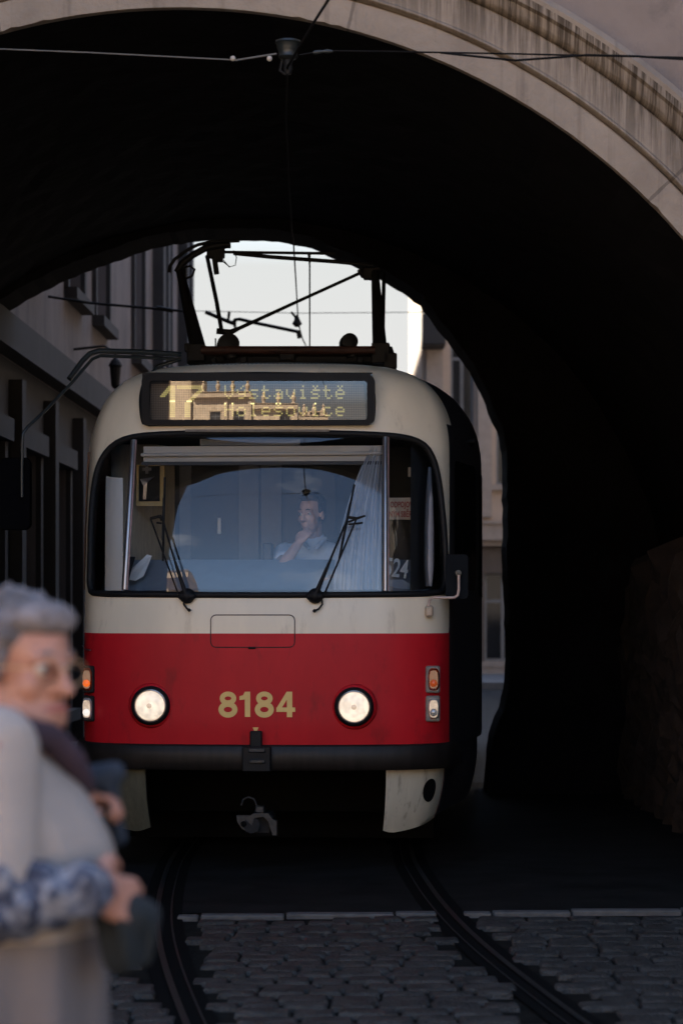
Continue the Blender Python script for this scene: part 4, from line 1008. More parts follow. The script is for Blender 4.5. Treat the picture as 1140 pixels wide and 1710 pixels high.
ft([(360, 565, VB), (360, 583, VB)], .005, 'pin', M['dsteel'], pan, 6)

# ------------------------------------------------------------------ inside the cab
cab = MB(); a = TP(195, 990, 1.15); 
# back wall of the cab at v = 1.75
VW = 1.75
def panel(x0, y0, x1, y1, v, name, m, d=.02, parent=tram, bev=0.0):
    a = TP(x0, y1, v); c = TP(x1, y0, v); mb = MB(); mb.box((a.x, v, a.z), (c.x, v + d, c.z), bev=bev); return mb.build(name, m, parent)
bw = MB(); bw.box((-1.13, VW + .03, .8), (1.13, VW + .06, 2.72)); bwo = bw.build('cab_back_wall', M['cabdark'], tram)
panel(232, 742, 278, 960, VW, 'wall_panel', M['cabwood'], .02, bwo)
panel(300, 775, 319, 960, VW, 'wall_panel', M['cabgrey'], .02, bwo)
panel(319, 790, 399, 938, VW + .01, 'door_pane', M['cabblue'], .01, bwo)
panel(399, 775, 432, 960, VW, 'wall_panel', M['cabgrey'], .02, bwo)
panel(436, 775, 470, 960, VW, 'wall_panel', M['cabgrey'], .018, bwo)
panel(474, 790, 560, 938, VW + .01, 'door_pane', M['cabblue'], .01, bwo)
panel(363, 865, 369, 892, VW - .03, 'door_handle', M['paper'], .02, bwo, .004)
# left side wall in light wood, right in dark
b = MB(); b.add([TP(186, 988, .62), TP(292, 988, 1.70), TP(292, 742, 1.70), TP(186, 742, .68)], [(0, 1, 2, 3)]); b.build('cab_side_wall', M['cabwood'], tram)
pc = MB(); xs_ = list(range(158, 200, 6)); pc.add([SPX(x, y, -.075) for y in (984, 920, 850, 790) for x in xs_], [(j * 7 + i, j * 7 + i + 1, (j + 1) * 7 + i + 1, (j + 1) * 7 + i) for j in range(3) for i in range(6)]); pc.build('window_lining', M['paper'], tram, True)
b = MB(); b.add([SP(.90, z2q(1.66), -.05), SP(2.0, z2q(1.66), -.05), SP(2.0, z2q(2.55), -.05), SP(.90, z2q(2.55), -.05)], [(0, 1, 2, 3)]); b.build('cab_side_lining', M['cabdark'], tram)
b = MB(); b.tube([SP(1.03, z2q(z), -.03) for z in (1.68, 1.8, 2.0, 2.2, 2.4)], [.02, .03, .03, .024, .01], 8); b.build('window_pillar', mat('pillar_lilac_grey', (.26, .25, .27), .5), tram, True)
b = MB(); b.box((-.92, .66, 2.60), (.92, 1.8, 2.63)); b.build('cab_ceiling', M['cabdark'], tram)
# dashboard
tops = [SP(t, z2q(1.655), -.03) for t in np.arange(-1.16, 1.17, .08)]
b = MB(); n = len(tops); F_ = [p.copy() for p in tops]; G_ = [Vector((p.x, max(p.y + .30, .38), 1.665)) for p in tops]; H_ = [Vector((p.x, max(p.y + .62, .72), 1.845)) for p in tops]; I_ = [Vector((p.x, max(p.y + .75, .86), 1.84)) for p in tops]; J_ = [Vector((p.x, max(p.y + .75, .86), .9)) for p in tops]
rr_ = [F_, G_, H_, I_, J_]; b.add([p for r_ in rr_ for p in r_], [(j * n + i, j * n + i + 1, (j + 1) * n + i + 1, (j + 1) * n + i) for j in range(4) for i in range(n - 1)])
# keep only the part left of the right pane for the raised hood
dsh = b.build('dashboard', M['dash'], tram, True)
tbox(439, 907, 454, 938, .9, .12, 'dash_box', M['cabblue'], dsh)
# paper sheets and a clip board standing at the left
def sheetq(P, name, m, parent):
    mb = MB(); q_ = [TP(*p) for p in P]; k = len(q_); mb.add(q_ + [p + Vector((0, .008, 0)) for p in q_], [tuple(range(k)), tuple(range(2 * k - 1, k - 1, -1))] + [(i, (i + 1) % k, k + (i + 1) % k, k + i) for i in range(k)]); return mb.build(name, m, parent)
sheetq([(208, 966, .50), (226, 970, .46), (240, 962, .5), (254, 928, .62), (246, 926, .62), (222, 948, .58)], 'paper_sheet', M['paper'], tram)
sheetq([(190, 964, .47), (214, 972, .46), (226, 930, .55), (206, 928, .55)], 'clipboard', M['rubber'], tram)
# roller blind across the top
b = MB(); b.tube([TP(236, 760, .42), TP(640, 757, .42)], .012); bl = b.build('roller_blind', M['blind'], tram, True)
panel(240, 744, 641, 771, .43, 'blind_cloth', M['blind'], .006, bl)
panel(334, 733, 500, 744, .42, 'blind_cover', mat('blind_cover_grey', (.12, .115, .11), .7), .03, bl)
panel(236, 770, 640, 777, .42, 'blind_rail', M['cabdark'], .02, bl)
# first-aid picture frame on the left wall
fr_ = panel(228, 776, 275, 845, .96, 'wall_frame', M['frameyel'], .03); panel(232, 778, 267, 837, .95, 'frame_inset', M['rubber'], .01, fr_)
panel(238, 781, 253, 786, .94, 'cross', M['cabgrey'], .004, fr_); panel(243, 777, 248, 791, .937, 'cross', M['cabgrey'], .004, fr_)
sheetq([(234, 800, .93), (258, 796, .93), (246, 806, .92), (244, 834, .93), (239, 834, .93), (240, 812, .92)], 'foil_ribbon', M['steel'], fr_)
# curtain
cb = MB(); rows = []
for k in range(46):
    f_ = k / 45; xb = 556 + (641 - 556) * f_; xt = 618 + (641 - 618) * f_; r_ = []
    for j in range(16):
        g_ = j / 15; e_ = g_ ** 1.8; x = xb + (xt - xb) * e_; y = 985 + (745 - 985) * g_; v = .17 + .022 * math.sin(k * 1.15 + g_ * 1.4) + .014 * math.sin(k * .43 + 2 * g_) + .28 * g_
        r_.append(TP(x, y, v + (.0 if g_ > .3 else .0)))
    rows.append(r_)
cb.add([p for r_ in rows for p in r_], [(i * 16 + j, (i + 1) * 16 + j, (i + 1) * 16 + j + 1, i * 16 + j + 1) for i in range(45) for j in range(15)]); cb.build('curtain', M['curtain'], tram, True)
# sign behind the right pane
sg_ = panel(600, 831, 706, 868, .62, 'notice_plate', M['signbeige'], .006, bev=.003)
panel(681, 780, 702, 796, .7, 'sticker', M['signbeige'], .004)
panel(717, 850, 722, 871, .6, 'small_label', M['cabgrey'], .004)
def text(body, size, m, loc, parent, name, rz=0.0, sx=1.0, bold=0.0, tilt=90, roll=0):
    cu_ = bpy.data.curves.new(name, 'FONT'); cu_.body = body; cu_.size = size; cu_.offset = bold; cu_.extrude = .0008; cu_.align_x = 'LEFT'; cu_.align_y = 'BOTTOM_BASELINE'
    to = bpy.data.objects.new(name + '_tmp', cu_); COL.objects.link(to); bpy.context.view_layer.update()
    me = bpy.data.meshes.new_from_object(to.evaluated_get(bpy.context.evaluated_depsgraph_get())); bpy.data.objects.remove(to, do_unlink=True)
    me.materials.clear(); me.materials.append(m); o = bpy.data.objects.new(name, me); COL.objects.link(o); o.location = loc; o.rotation_euler = (R(tilt), R(roll), rz); o.scale = (sx, 1, 1); o.parent = parent; return o
text("S ODPOJOVAČEM", .048, M['redink'], TP(645, 847, .612), sg_, 'sign_lettering', 0, .62, .0012)
text("NÝM SBĚRAČEM", .048, M['redink'], TP(649, 863, .612), sg_, 'sign_lettering', 0, .62, .0012)
text("524", .155, M['digitw'], TP(640, 960, .55), tram, 'running_number', 0, .62, .003, 90, 8)
sheetq([(650, 968, .50), (672, 968, .50), (700, 984, .46), (648, 984, .46)], 'dash_card', M['dash'], tram)
# ================================================================== PEOPLE
def ico(c, r, mb_pts, mb_f, rot=None, sub=2):
    bm = bmesh.new(); bmesh.ops.create_icosphere(bm, subdivisions=sub, radius=1.0); o = len(mb_pts); bm.verts.index_update()
    for v in bm.verts:
        p = Vector((v.co.x * r[0], v.co.y * r[1], v.co.z * r[2]))
        if rot is not None: p = rot @ p
        mb_pts.append(p + c)
    mb_f += [tuple(o + v.index for v in f.verts) for f in bm.faces]; bm.free()
class Blob:
    """overlapping rounded volumes fused by a voxel remesh into one continuous surface"""
    def __init__(s): s.v = []; s.f = []
    def ell(s, c, r, rot=None): ico(Vector(c), r if hasattr(r, '__len__') else (r, r, r), s.v, s.f, rot); return s
    def cap(s, a, ra, b_, rb):
        a, b_ = Vector(a), Vector(b_); bm = bmesh.new(); P = []; f = []; ico(a, (ra,) * 3, P, f); ico(b_, (rb,) * 3, P, f)
        vv = [bm.verts.new(p) for p in P]; r_ = bmesh.ops.convex_hull(bm, input=vv); bmesh.ops.delete(bm, geom=[g for g in r_['geom_interior'] if isinstance(g, bmesh.types.BMVert)], context='VERTS')
        bm.verts.index_update(); o = len(s.v); s.v += [v.co.copy() for v in bm.verts]; s.f += [tuple(o + v.index for v in g.verts) for g in bm.faces]; bm.free(); return s
    def hull(s, A, B_):
        P = []; f = []; ico(A[0], A[1], P, f); ico(B_[0], B_[1], P, f); bm = bmesh.new(); vv = [bm.verts.new(p) for p in P]
        r_ = bmesh.ops.convex_hull(bm, input=vv); bmesh.ops.delete(bm, geom=[g for g in r_['geom_interior'] if isinstance(g, bmesh.types.BMVert)], context='VERTS')
        bm.verts.index_update(); o = len(s.v); s.v += [v.co.copy() for v in bm.verts]; s.f += [tuple(o + v.index for v in g.verts) for g in bm.faces]; bm.free(); return s
    def chain(s, pts, rs):
        for i in range(len(pts) - 1): s.cap(pts[i], rs[i], pts[i + 1], rs[i + 1])
        return s
    def build(s, name, m, parent=None, vox=.008, it=4, noise=0.0, ns=30, displ=None):
        me = bpy.data.meshes.new(name); me.from_pydata([tuple(p) for p in s.v], [], s.f); ob = bpy.data.objects.new(name, me); COL.objects.link(ob)
        r_ = ob.modifiers.new('r', 'REMESH'); r_.mode = 'VOXEL'; r_.voxel_size = vox
        sm = ob.modifiers.new('s', 'SMOOTH'); sm.iterations = it; sm.factor = .5
        bpy.context.view_layer.update(); me2 = bpy.data.meshes.new_from_object(ob.evaluated_get(bpy.context.evaluated_depsgraph_get())); ob.modifiers.clear(); ob.data = me2; bpy.data.meshes.remove(me)
        me2.name = name
        if displ:
            for v in me2.vertices: v.co = displ(v.co)
        me2.materials.clear(); me2.materials.append(m)
        for p in me2.polygons: p.use_smooth = True
        if parent is not None: ob.parent = parent; ob.matrix_parent_inverse = Matrix.Identity(4)
        return ob
def hand(B, wrist, d, pn, th, curl=.6, s=1.0):
    """wrist point, direction of the palm, palm normal, thumb side; five fingers curled towards the palm normal"""
    d = Vector(d).normalized(); pn = Vector(pn); pn = (pn - d * pn.dot(d)).normalized(); th = Vector(th); th = (th - d * th.dot(d) - pn * th.dot(pn)).normalized()
    w_ = Vector(wrist)
    B.cap(w_, .026 * s, w_ + d * .03 * s, .026 * s)
    for k, o in enumerate((-.028, -.009, .010, .029)): B.cap(w_ + d * .025 * s + th * o * .6 * s, .015 * s, w_ + d * .085 * s + th * o * s, .0125 * s)
    for o, ln, r_ in ((.030, .072, .0092), (.010, .080, .0095), (-.010, .074, .009), (-.029, .058, .008)):
        p = w_ + d * .088 * s + th * o * s; a = curl * .55; seg = (.45, .32, .23)
        for q, sg in enumerate(seg):
            dr = d * math.cos(a) + pn * math.sin(a); q_ = p + dr * ln * s * sg * 1.05; B.cap(p, r_ * s * (1 - .08 * q), q_, r_ * s * (.93 - .08 * q)); p = q_; a += curl
    p = w_ + d * .02 * s + th * .026 * s
    q1 = p + (th * .75 + d * .6 + pn * .35).normalized() * .045 * s; q2 = q1 + (d * .85 + th * .15 + pn * .5).normalized() * .032 * s; q3 = q2 + (d * .8 - th * .1 + pn * .6).normalized() * .026 * s
    B.chain([p, q1, q2, q3], [.016 * s, .0125 * s, .0105 * s, .009 * s])
def headparts(B, C, f, s_, u, k=1.0):
    """cranium, jaw, nose, lips, brows and ears; f forward, s_ to the person's left, u up"""
    M3 = Matrix((f, s_, u)).transposed(); P = lambda a, b_, c: C + f * a * k + s_ * b_ * k + u * c * k
    B.ell(P(-.012, 0, .035), (.098 * k, .077 * k, .092 * k), M3); B.ell(P(.025, 0, -.045), (.066 * k, .060 * k, .078 * k), M3); B.ell(P(.03, 0, .03), (.066 * k, .064 * k, .07 * k), M3)
    B.ell(P(.062, 0, -.103), (.028 * k, .030 * k, .022 * k), M3); B.ell(P(.076, 0, -.068), (.020 * k, .030 * k, .022 * k), M3)
    for q in (-1, 1):
        B.ell(P(.060, q * .038, -.030), (.026 * k, .024 * k, .028 * k), M3); B.ell(P(-.005, q * .078, -.012), (.020 * k, .010 * k, .032 * k), M3)
        B.cap(P(.088, q * .012, .022), .011 * k, P(.078, q * .045, .022), .010 * k)
        B.ell(P(.098, q * .013, -.036), .010 * k)
    B.chain([P(.092, 0, .012), P(.108, 0, -.018), P(.118, 0, -.034)], [.010 * k, .011 * k, .014 * k])
    return P
def eyes(P, f, parent, m=None):
    for q in (-1, 1):
        b = MB(); b.lathe([(.001, -.012), (.010, -.006), (.012, 0), (.010, .007), (.005, .011)], P(.078, q * .031, .002), f, 14, 0); b.lathe([(.0055, .0108), (.0055, .012), (.001, .0125)], P(.078, q * .031, .002), f, 12, 1); b.build('eye', [M['eyew'], M['rubber']], parent, True)

# --- the tram driver -------------------------------------------------
def Wd(x, y, v): return Vector(to_world(*TP(x, y, v)))
H0 = Wd(520, 858, 1.02)
drv = Blob(); up = Vector((0, 0, 1)); fd = Vector((-.50, -.86, -.06)).normalized(); sd_ = up.cross(fd).normalized(); ud = fd.cross(sd_).normalized()
Pd = headparts(drv, H0, fd, sd_, ud, .98)
chest = H0 + Vector((.05, .12, -.40)); seatp = H0 + Vector((.06, .16, -.78))
drv.cap(H0 + Vector((.01, .03, -.06)), .055, H0 + Vector((.02, .06, -.20)), .058)
drv.ell(chest + Vector((0, 0, .06)), (.19, .12, .17)); drv.ell(seatp + Vector((0, 0, .14)), (.18, .14, .20)); drv.ell(seatp, (.19, .16, .12))
shR, shL = H0 + Vector((-.17, .08, -.25)), H0 + Vector((.24, .09, -.26))
elR = Wd(472, 945, .72); wrR = Wd(498, 908, .80)
elL = Wd(600, 960, .72); wrL = Wd(560, 965, .55)
drv.chain([shR, elR, wrR], [.058, .042, .028]); drv.chain([shL, elL, wrL], [.058, .042, .028])
hand(drv, wrR, (.55, .1, .75), (.55, .75, -.1), (-.5, .4, .6), 1.15, .95); hand(drv, wrL, (-.8, -.4, -.1), (0, 0, -1), (-.3, .9, 0), .7, .95)
for q in (-1, 1):
    hp = seatp + Vector((q * .09, 0, -.02)); kn = hp + Vector((q * .05, -.42, .02)); an = Vector((kn.x, kn.y - .05, .98)); drv.chain([hp, kn, an], [.085, .06, .042]); drv.cap(an, .04, an + Vector((0, -.14, -.03)), .03)
dro = drv.build('driver', M['skin_d'], None, .007, 3)
dro.name = 'person'
tag(dro, 'driver in a pale shirt leaning his mouth on his fist behind the windscreen', 'person')
hb = Blob(); M3 = Matrix((fd, sd_, ud)).transposed(); hb.ell(Pd(-.03, 0, .060), (.088, .082, .082), M3); hb.ell(Pd(-.055, 0, .0), (.062, .078, .075), M3); hb.ell(Pd(.028, 0, .102), (.05, .064, .030), M3)
for q in (-1, 1): hb.ell(Pd(0.0, q * .068, .035), (.028, .014, .04), M3)
hb.build('hair', M['hair_d'], dro, .007, 2); eyes(Pd, fd, dro)
for q in (-1, 1):
    b = MB(); b.tube([Pd(.096, q * .014, .026), Pd(.095, q * .03, .030), Pd(.083, q * .046, .025)], [.003, .0045, .002], 6); b.build('eyebrow', M['hair_d'], dro, True)
sh = Blob(); sh.ell(chest + Vector((0, 0, .06)), (.205, .135, .185)); sh.ell(seatp + Vector((0, 0, .16)), (.195, .155, .20)); sh.cap(shR, .075, shR.lerp(elR, .55), .066); sh.cap(shL, .075, shL.lerp(elL, .6), .066); sh.cap(H0 + Vector((.02, .06, -.17)), .072, chest, .1)
sh.cap(shR, .07, shL, .07); sh.build('shirt', M['shirt'], dro, .009, 3)
cl = Blob(); nb = H0 + Vector((.0, .01, -.165)); cl.cap(nb + Vector((-.065, .03, .01)), .016, nb + Vector((-.02, -.08, -.05)), .014); cl.cap(nb + Vector((.085, .03, .01)), .016, nb + Vector((.03, -.08, -.05)), .014); cl.build('collar', M['shirt'], dro, .006, 2)
tr_ = Blob()
for q in (-1, 1):
    hp = seatp + Vector((q * .09, 0, -.02)); kn = hp + Vector((q * .05, -.42, .02)); an = Vector((kn.x, kn.y - .05, 1.02)); tr_.chain([hp, kn, an], [.10, .075, .058])
tr_.ell(seatp, (.2, .17, .12)); tr_.build('trousers', M['trouser'], dro, .012, 3)
# seat under him (part of the tram)
b = MB(); sl_ = Vector((TP(525, 1000, 1.2).x + .05, 1.2, 0)); b.box((sl_.x - .24, .95, 1.06), (sl_.x + .24, 1.42, 1.16), bev=.03); b.box((sl_.x - .22, 1.42, 1.10), (sl_.x + .22, 1.52, 1.78), bev=.04); b.box((sl_.x - .08, 1.1, .75), (sl_.x + .08, 1.3, 1.06)); b.build('driver_seat', M['cabdark'], tram)

# --- the woman in the foreground --------------------------------------
DW = 4.25
def W(x, y, d=DW): return PX(x, y, d)
C = W(38, 1112, DW)
f = Vector((.80, -.60, -.08)).normalized(); s_ = up.cross(f).normalized(); u = f.cross(s_).normalized()
wb = Blob(); P = headparts(wb, C, f, s_, u, .95)
wb.ell(P(.03, 0, -.085), (.07, .062, .05), Matrix((f, s_, u)).transposed())
wb.cap(P(-.01, 0, -.07), .062, W(22, 1240, DW + .02), .070)
tf = Vector((.93, -.36, 0)).normalized()
ch = W(25, 1330, DW + .02)
wb.ell(ch, (.10, .17, .15)); wb.ell(W(25, 1450, DW + .02), (.12, .16, .17)); wb.ell(W(30, 1560, DW + .03), (.17, .19, .15))
shR, shL = W(-10, 1262, 4.07), W(40, 1262, 4.43)
elR, wrR = W(0, 1512, 4.0), W(150, 1486, 4.02)
elL, wrL = W(40, 1470, 4.46), W(100, 1362, 4.36)
wb.chain([shR, elR, wrR], [.062, .045, .030]); wb.chain([shL, elL, wrL], [.062, .045, .030])
hand(wb, wrR, (.50, .55, -.25), (-.35, .8, -.3), (.2, -.1, 1), 1.0, 1.15)
hand(wb, wrL, (.85, -.1, .35), (.1, -.35, -1), (-.2, -1, .2), 1.05, .92)
hipz = .86
for q, sx in ((-1, -.085), (1, .085)):
    hp = Vector((W(25, 1600).x + (-sx) * .3, DW + .03 + sx * 1.0, hipz)); kn = Vector((hp.x + .02, hp.y, .48)); an = Vector((hp.x - .01, hp.y, .09)); wb.chain([hp, kn, an], [.10, .062, .042]); wb.cap(an + Vector((-.02, 0, -.04)), .035, an + Vector((.15, -.06, -.055)), .028)
wo_ = wb.build('woman', M['skin'], None, .0065, 3); wo_.name = 'person'
tag(wo_, 'grey haired woman in glasses and a long knitted cardigan standing at the left edge', 'person')
hr = Blob(); M3 = Matrix((f, s_, u)).transposed(); Q = lambda a, b_, c: P(a, b_, c)
hr.ell(Q(-.03, 0, .055), (.098, .086, .076), M3); hr.ell(Q(-.068, 0, .0), (.066, .080, .088), M3); hr.ell(Q(.048, .0, .092), (.055, .066, .035), M3)
rnd = random.Random(3)
for i in range(130):
    a = rnd.uniform(-math.pi, math.pi); e = rnd.uniform(-.25, 1.5); rx = Vector((math.cos(a) * math.cos(e), math.sin(a) * math.cos(e), math.sin(e)))
    if rx.x > .55 and rx.z < .62: continue
    c = Q(-.03 + rx.x * .102, rx.y * .092, .046 + rx.z * .080); d = (f * rnd.uniform(-1, 1) + s_ * rnd.uniform(-1, 1) + u * rnd.uniform(-.6, .6)).normalized(); hr.cap(c, rnd.uniform(.011, .016), c + d * rnd.uniform(.015, .032), .007)
for q in (-1, 1): hr.ell(Q(-.005, q * .078, .02), (.035, .016, .055), M3)
hr.build('hair', M['hair_g'], wo_, .006, 2)
eyes(P, f, wo_)
for q in (-1, 1):
    b = MB(); b.tube([P(.094, q * .014, .030), P(.092, q * .032, .034), P(.076, q * .05, .027)], [.003, .004, .002], 6); b.build('eyebrow', M['hair_g'], wo_, True)
b = MB(); b.tube([P(.090, -.028, -.072), P(.100, -.010, -.069), P(.101, .010, -.069), P(.090, .028, -.072)], [.003, .0075, .0075, .003], 8); b.build('lips', M['lip'], wo_, True)
gs = MB()
for q in (-1, 1):
    c = P(.103, q * .033, -.004); gs.tube([c + s_ * math.cos(a) * .026 + u * math.sin(a) * .021 for a in np.linspace(0, 2 * math.pi, 25)], .0014, 6)
    gs.tube([P(.103, q * .058, .004), P(.05, q * .078, .004), P(-.01, q * .084, .0)], .0014, 6)
gs.tube([P(.103, -.009, 0), P(.112, 0, .004), P(.103, .009, 0)], .002, 6); gso = gs.build('glasses', M['gold'], wo_, True)
for q in (-1, 1):
    c = P(.103, q * .033, -.004); gl_ = MB(); gl_.add([c + s_ * math.cos(a) * .025 + u * math.sin(a) * .020 for a in np.linspace(0, 2 * math.pi, 24, endpoint=False)], [tuple(range(24))]); gl_.build('lens', glass('spectacle_glass', (.97, .97, .97)), gso)
# cardigan: front contour follows the photograph
cg = Blob()
def slab(x0, x1, y, hw, r=None):
    """rounded section spanning pixel x0..x1 at pixel row y, half width hw across"""
    a, b_ = W(x0, y), W(x1, y); c = (a + b_) / 2; return c, ((b_.x - a.x) / 2, hw, r or .06)
secs = []
for (x0, x1, y, hw, r_) in ((-75, 60, 1232, .13, .045), (-105, 100, 1275, .20, .06), (-115, 138, 1320, .215, .065), (-120, 168, 1365, .22, .065), (-120, 192, 1410, .22, .065), (-120, 200, 1450, .22, .06), (-120, 196, 1490, .215, .06), (-125, 176, 1530, .21, .06), (-130, 182, 1575, .215, .07), (-132, 186, 1630, .22, .07), (-132, 188, 1690, .22, .07), (-132, 190, 1750, .22, .07), (-130, 190, 1800, .22, .05)):
    c, rr = slab(x0, x1, y, hw, r_); secs.append((c, rr))
for i in range(len(secs) - 1): cg.hull(secs[i], secs[i + 1])
cg.cap(shR + Vector((0, .02, .01)), .078, shR.lerp(elR, .80), .068); cg.cap(shL + Vector((0, -.02, .01)), .078, shL.lerp(elL, .8), .068)
def fold(p):
    k = math.sin(p.x * 52 + p.z * 3 + math.sin(p.z * 5) * 1.0) * .012 * max(0, min(1, (1.12 - p.z) * 3)); return p + Vector((k * .4, -k, 0))
co_ = cg.build('cardigan', M['knit'], wo_, .009, 4, displ=fold); co_.data.materials.append(M['knit2'])
for pl in co_.data.polygons:
    if pl.center.z < .985: pl.material_index = 1

def wrink(p):
    k = math.sin(p.x * 95 + p.z * 60) * .004 + math.sin(p.x * 41 - p.z * 80) * .004; return p + Vector((0, -k, k))
bl_ = Blob(); bl_.chain([shR.lerp(elR, .70), elR, elR.lerp(wrR, .5), elR.lerp(wrR, .97)], [.062, .064, .058, .050]); bl_.build('blouse_sleeve', M['blouse'], wo_, .007, 2, displ=wrink)
bl_ = Blob(); bl_.chain([shL.lerp(elL, .7), elL, elL.lerp(wrL, .95)], [.062, .06, .045]); bl_.build('blouse_sleeve', M['blouse'], wo_, .007, 2, displ=wrink)
sc_b = Blob(); sc_b.chain([W(-10, 1205, 4.2), W(45, 1222, 4.12), W(85, 1232, 4.17), W(118, 1268, 4.22), W(142, 1312, 4.28)], [.022, .025, .027, .028, .022]); sc_b.chain([W(60, 1212, 4.4), W(90, 1235, 4.34), W(120, 1290, 4.33)], [.024, .026, .024]); sc_b.build('scarf', M['scarf'], wo_, .008, 3)
tb_ = Blob()
for q, sx in ((-1, -.085), (1, .085)):
    hp = Vector((W(25, 1600).x + (-sx) * .3, DW + .03 + sx * 1.0, hipz)); kn = Vector((hp.x + .02, hp.y, .48)); an = Vector((hp.x - .01, hp.y, .12)); tb_.chain([hp, kn, an], [.115, .085, .07])
tb_.build('trousers', M['trouser'], wo_, .012, 3)
sb_ = Blob()
for q, sx in ((-1, -.085), (1, .085)):
    hp = Vector((W(25, 1600).x + (-sx) * .3, DW + .03 + sx * 1.0, hipz)); an = Vector((hp.x - .01, hp.y, .09)); sb_.cap(an + Vector((-.03, 0, -.045)), .042, an + Vector((.15, -.06, -.055)), .034)
sb_.build('shoes', M['shoe'], wo_, .007, 2)
# jacket hanging from her hand, and the dark pouch in the other
jk = Blob(); jk.chain([W(180, 1500, 4.08), W(205, 1530, 4.1), W(200, 1600, 4.1)], [.035, .05, .03]); jk.chain([W(190, 1500, 4.08), W(250, 1525, 4.12), W(240, 1570, 4.12)], [.03, .022, .025]); jk.chain([W(185, 1520, 4.1), W(192, 1590, 4.1)], [.03, .025]); jk.chain([W(240, 1530, 4.12), W(238, 1598, 4.12)], [.032, .02])
jo = jk.build('jacket', M['jacket'], None, .008, 2, displ=lambda p: p + Vector((0, math.sin(p.x * 120 + p.z * 30) * .006, 0)))
tag(jo, 'dark jacket hanging in folds from the hand of the woman', 'jacket')
pk = Blob(); pk.chain([W(150, 1300, 4.33), W(192, 1290, 4.33)], [.026, .022]); pk.chain([W(190, 1350, 4.35), W(200, 1400, 4.37)], [.012, .016]); pk.cap(W(182, 1310, 4.33), .02, W(192, 1350, 4.35), .014)
po_ = pk.build('pouch', mat('navy_cloth', (.012, .02, .035), .8), None, .007, 2)
tag(po_, 'small navy cloth pouch held in her raised far hand', 'pouch')

# ================================================================== OVERHEAD WIRES
m_wire = mat('overhead_wire', (.005, .005, .006), .7, spec=.15)
m_wire_l = mat('worn_span_wire', (.09, .085, .08), .45, metal=.5)
def wire(name, pts, r, label, cat='wire', m=m_wire, group=None, sag=0):
    b = MB(); pts = [Vector(p) for p in pts]; b.tube(pts, r, 6); return tag(b.build(name, m, None, True), label, cat, group)
wire('contact_wire', [(-.1 + .0, -20, 4.45), (1.15, 3, 4.32), PX(575, -60, 9.9), PX(548, 0, 10.7), PX(525, 36, 11.1), PX(480, 112, 12.0), PX(478, 200, 13.3), PX(483, 310, 15.4), PX(487, 380, 17.2), PX(490, 405, 18.0), PX(494, 470, 20.0), PX(498, 540, 23), PX(505, 566, 24.4), PX(520, 596, 26.2), PX(560, 700, 38)], .0065, 'long contact wire running overhead from the far lane out through the arch')
sw = tag(empty('suspension_insulator', PX(481, 95, 12.05)), 'ribbed bell insulator hanging from the span wire in front of the arch', 'insulator')
c = PX(481, 95, 12.05)
b = MB(); b.lathe([(.012, .095), (.062, .09), (.066, .08), (.058, .072), (.055, .05), (.050, .04), (.046, .02), (.05, .01), (.042, 0), (.02, -.005)], c - Vector((0, 0, .01)), (0, 0, 1), 28); loc_build(b, 'bell', M['armgrey'], sw, True)
b = MB(); b.lathe([(.02, 0), (.026, -.02), (.02, -.04), (.024, -.06), (.014, -.09)], c, (0, 0, 1), 16); b.tube([c + Vector((-.03, 0, -.02)), c + Vector((-.04, 0, -.07)), c + Vector((-.01, 0, -.09))], .008); loc_build(b, 'clamp', M['dsteel'], sw, True)
wire('span_wire', [PX(-200, 71, 12.05), PX(0, 82, 12.05), PX(150, 88, 12.05), PX(385, 100, 12.05)], .0045, 'pale span wire from the left edge to the two small ball insulators', m=m_wire_l, group='span wires across the front of the arch')
wire('span_wire', [PX(393, 101, 12.05), PX(430, 95, 12.05), PX(462, 90, 12.05)], .006, 'short tilted wire between the ball insulator and the bell insulator', m=m_wire_l, group='span wires across the front of the arch')
for x, y in ((389, 98), (450, 98)):
    b = MB(); c = PX(x, y, 12.05); b.lathe([(.003, -.014), (.012, -.009), (.0145, 0), (.012, .009), (.003, .014)], c, (1, 0, .1), 16); tag(b.build('ball_insulator', mat('porcelain', (.45, .42, .38), .3), None, True), 'white porcelain ball on the span wire, the one %s the bell insulator' % ('farther left of' if x < 400 else 'nearest to'), 'insulator', 'ball insulators beside the bell')
wire('span_wire', [PX(500, 92, 12.05), PX(540, 85, 12.05), PX(640, 86, 11.9), PX(860, 90, 11.5), PX(980, 93, 11.2), PX(1140, 96, 11.0), PX(1300, 98, 10.9)], .0042, 'taut thin span wire running right from the bell insulator', m=m_wire, group='span wires across the front of the arch')
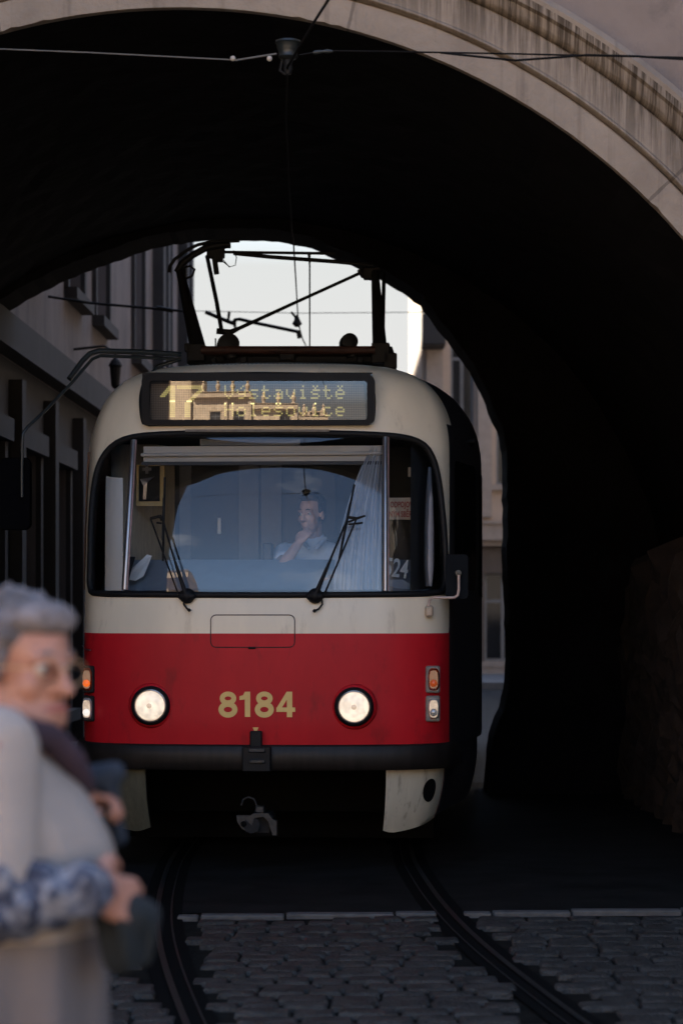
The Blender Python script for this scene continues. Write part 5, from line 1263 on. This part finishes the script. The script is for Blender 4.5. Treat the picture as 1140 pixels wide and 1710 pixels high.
wire('span_wire', [PX(735, 88, 11.68), PX(790, 94, 11.6), PX(860, 101, 11.5), PX(930, 96, 11.25), PX(980, 92, 11.2), PX(1060, 94, 11.1), PX(1140, 99, 11.0), PX(1300, 103, 10.9)], .0055, 'slack twisted span wire hanging just below the taut one at right', m=m_wire, group='span wires across the front of the arch')
b = MB(); b.tube([PX(523, 88, 12.03), PX(528, 87.6, 12.03), PX(540, 86, 12.03), PX(546, 86, 12.03), PX(557, 86, 12.03)], [.008, .012, .007, .012, .006], 8)
tag(b.build('turnbuckle', M['armgrey'], None, True), 'dark turnbuckle on the span wire right of the bell insulator', 'turnbuckle')
wire('span_wire', [PX(60, 492, 24), PX(150, 506, 24), PX(265, 516, 24), PX(312, 520, 24)], .013, 'thick dark cable crossing in front of the left grey building')
b = MB(); b.tube([PX(262, 514, 23.95), PX(290, 519, 23.95)], .022, 8); tag(b.build('cable_joint', M['dsteel'], None, True), 'thick sleeve on the dark cable by the left building', 'cable joint')
wire('span_wire', [PX(312, 519, 30), PX(500, 523, 30), PX(760, 521, 30)], .0045, 'hair thin cable crossing the pale sky behind the pantograph')
sb2 = tag(empty('registration_arm', PX(480, 550, 24)), 'dark steady arm holding the contact wire beyond the pantograph', 'steady arm')
b = MB(); b.tube([PX(343, 521, 24), PX(381, 537, 24), PX(392, 541, 24)], .02); b.tube([PX(381, 536, 24), PX(383, 520, 24)], .014); b.tube([PX(388, 540, 24), PX(393, 534, 24), PX(400, 533, 24), PX(425, 539, 24), PX(497, 554, 24)], .018); b.tube([PX(393, 532, 24), PX(392, 546, 24), PX(396, 548, 24)], .014); b.tube([PX(497, 552, 24), PX(500, 565, 24)], .02); loc_build(b, 'arm', M['dsteel'], sb2, True)
b = MB(); b.lathe([(.01, .09), (.02, .06), (.05, 0), (.02, -.03)], PX(496, 541, 23.9), (0, 0, 1), 12); b.tube([PX(486, 521, 23.9), PX(492, 528, 23.9), PX(496, 537, 23.9)], .012); loc_build(b, 'insulator', M['dsteel'], sb2, True)
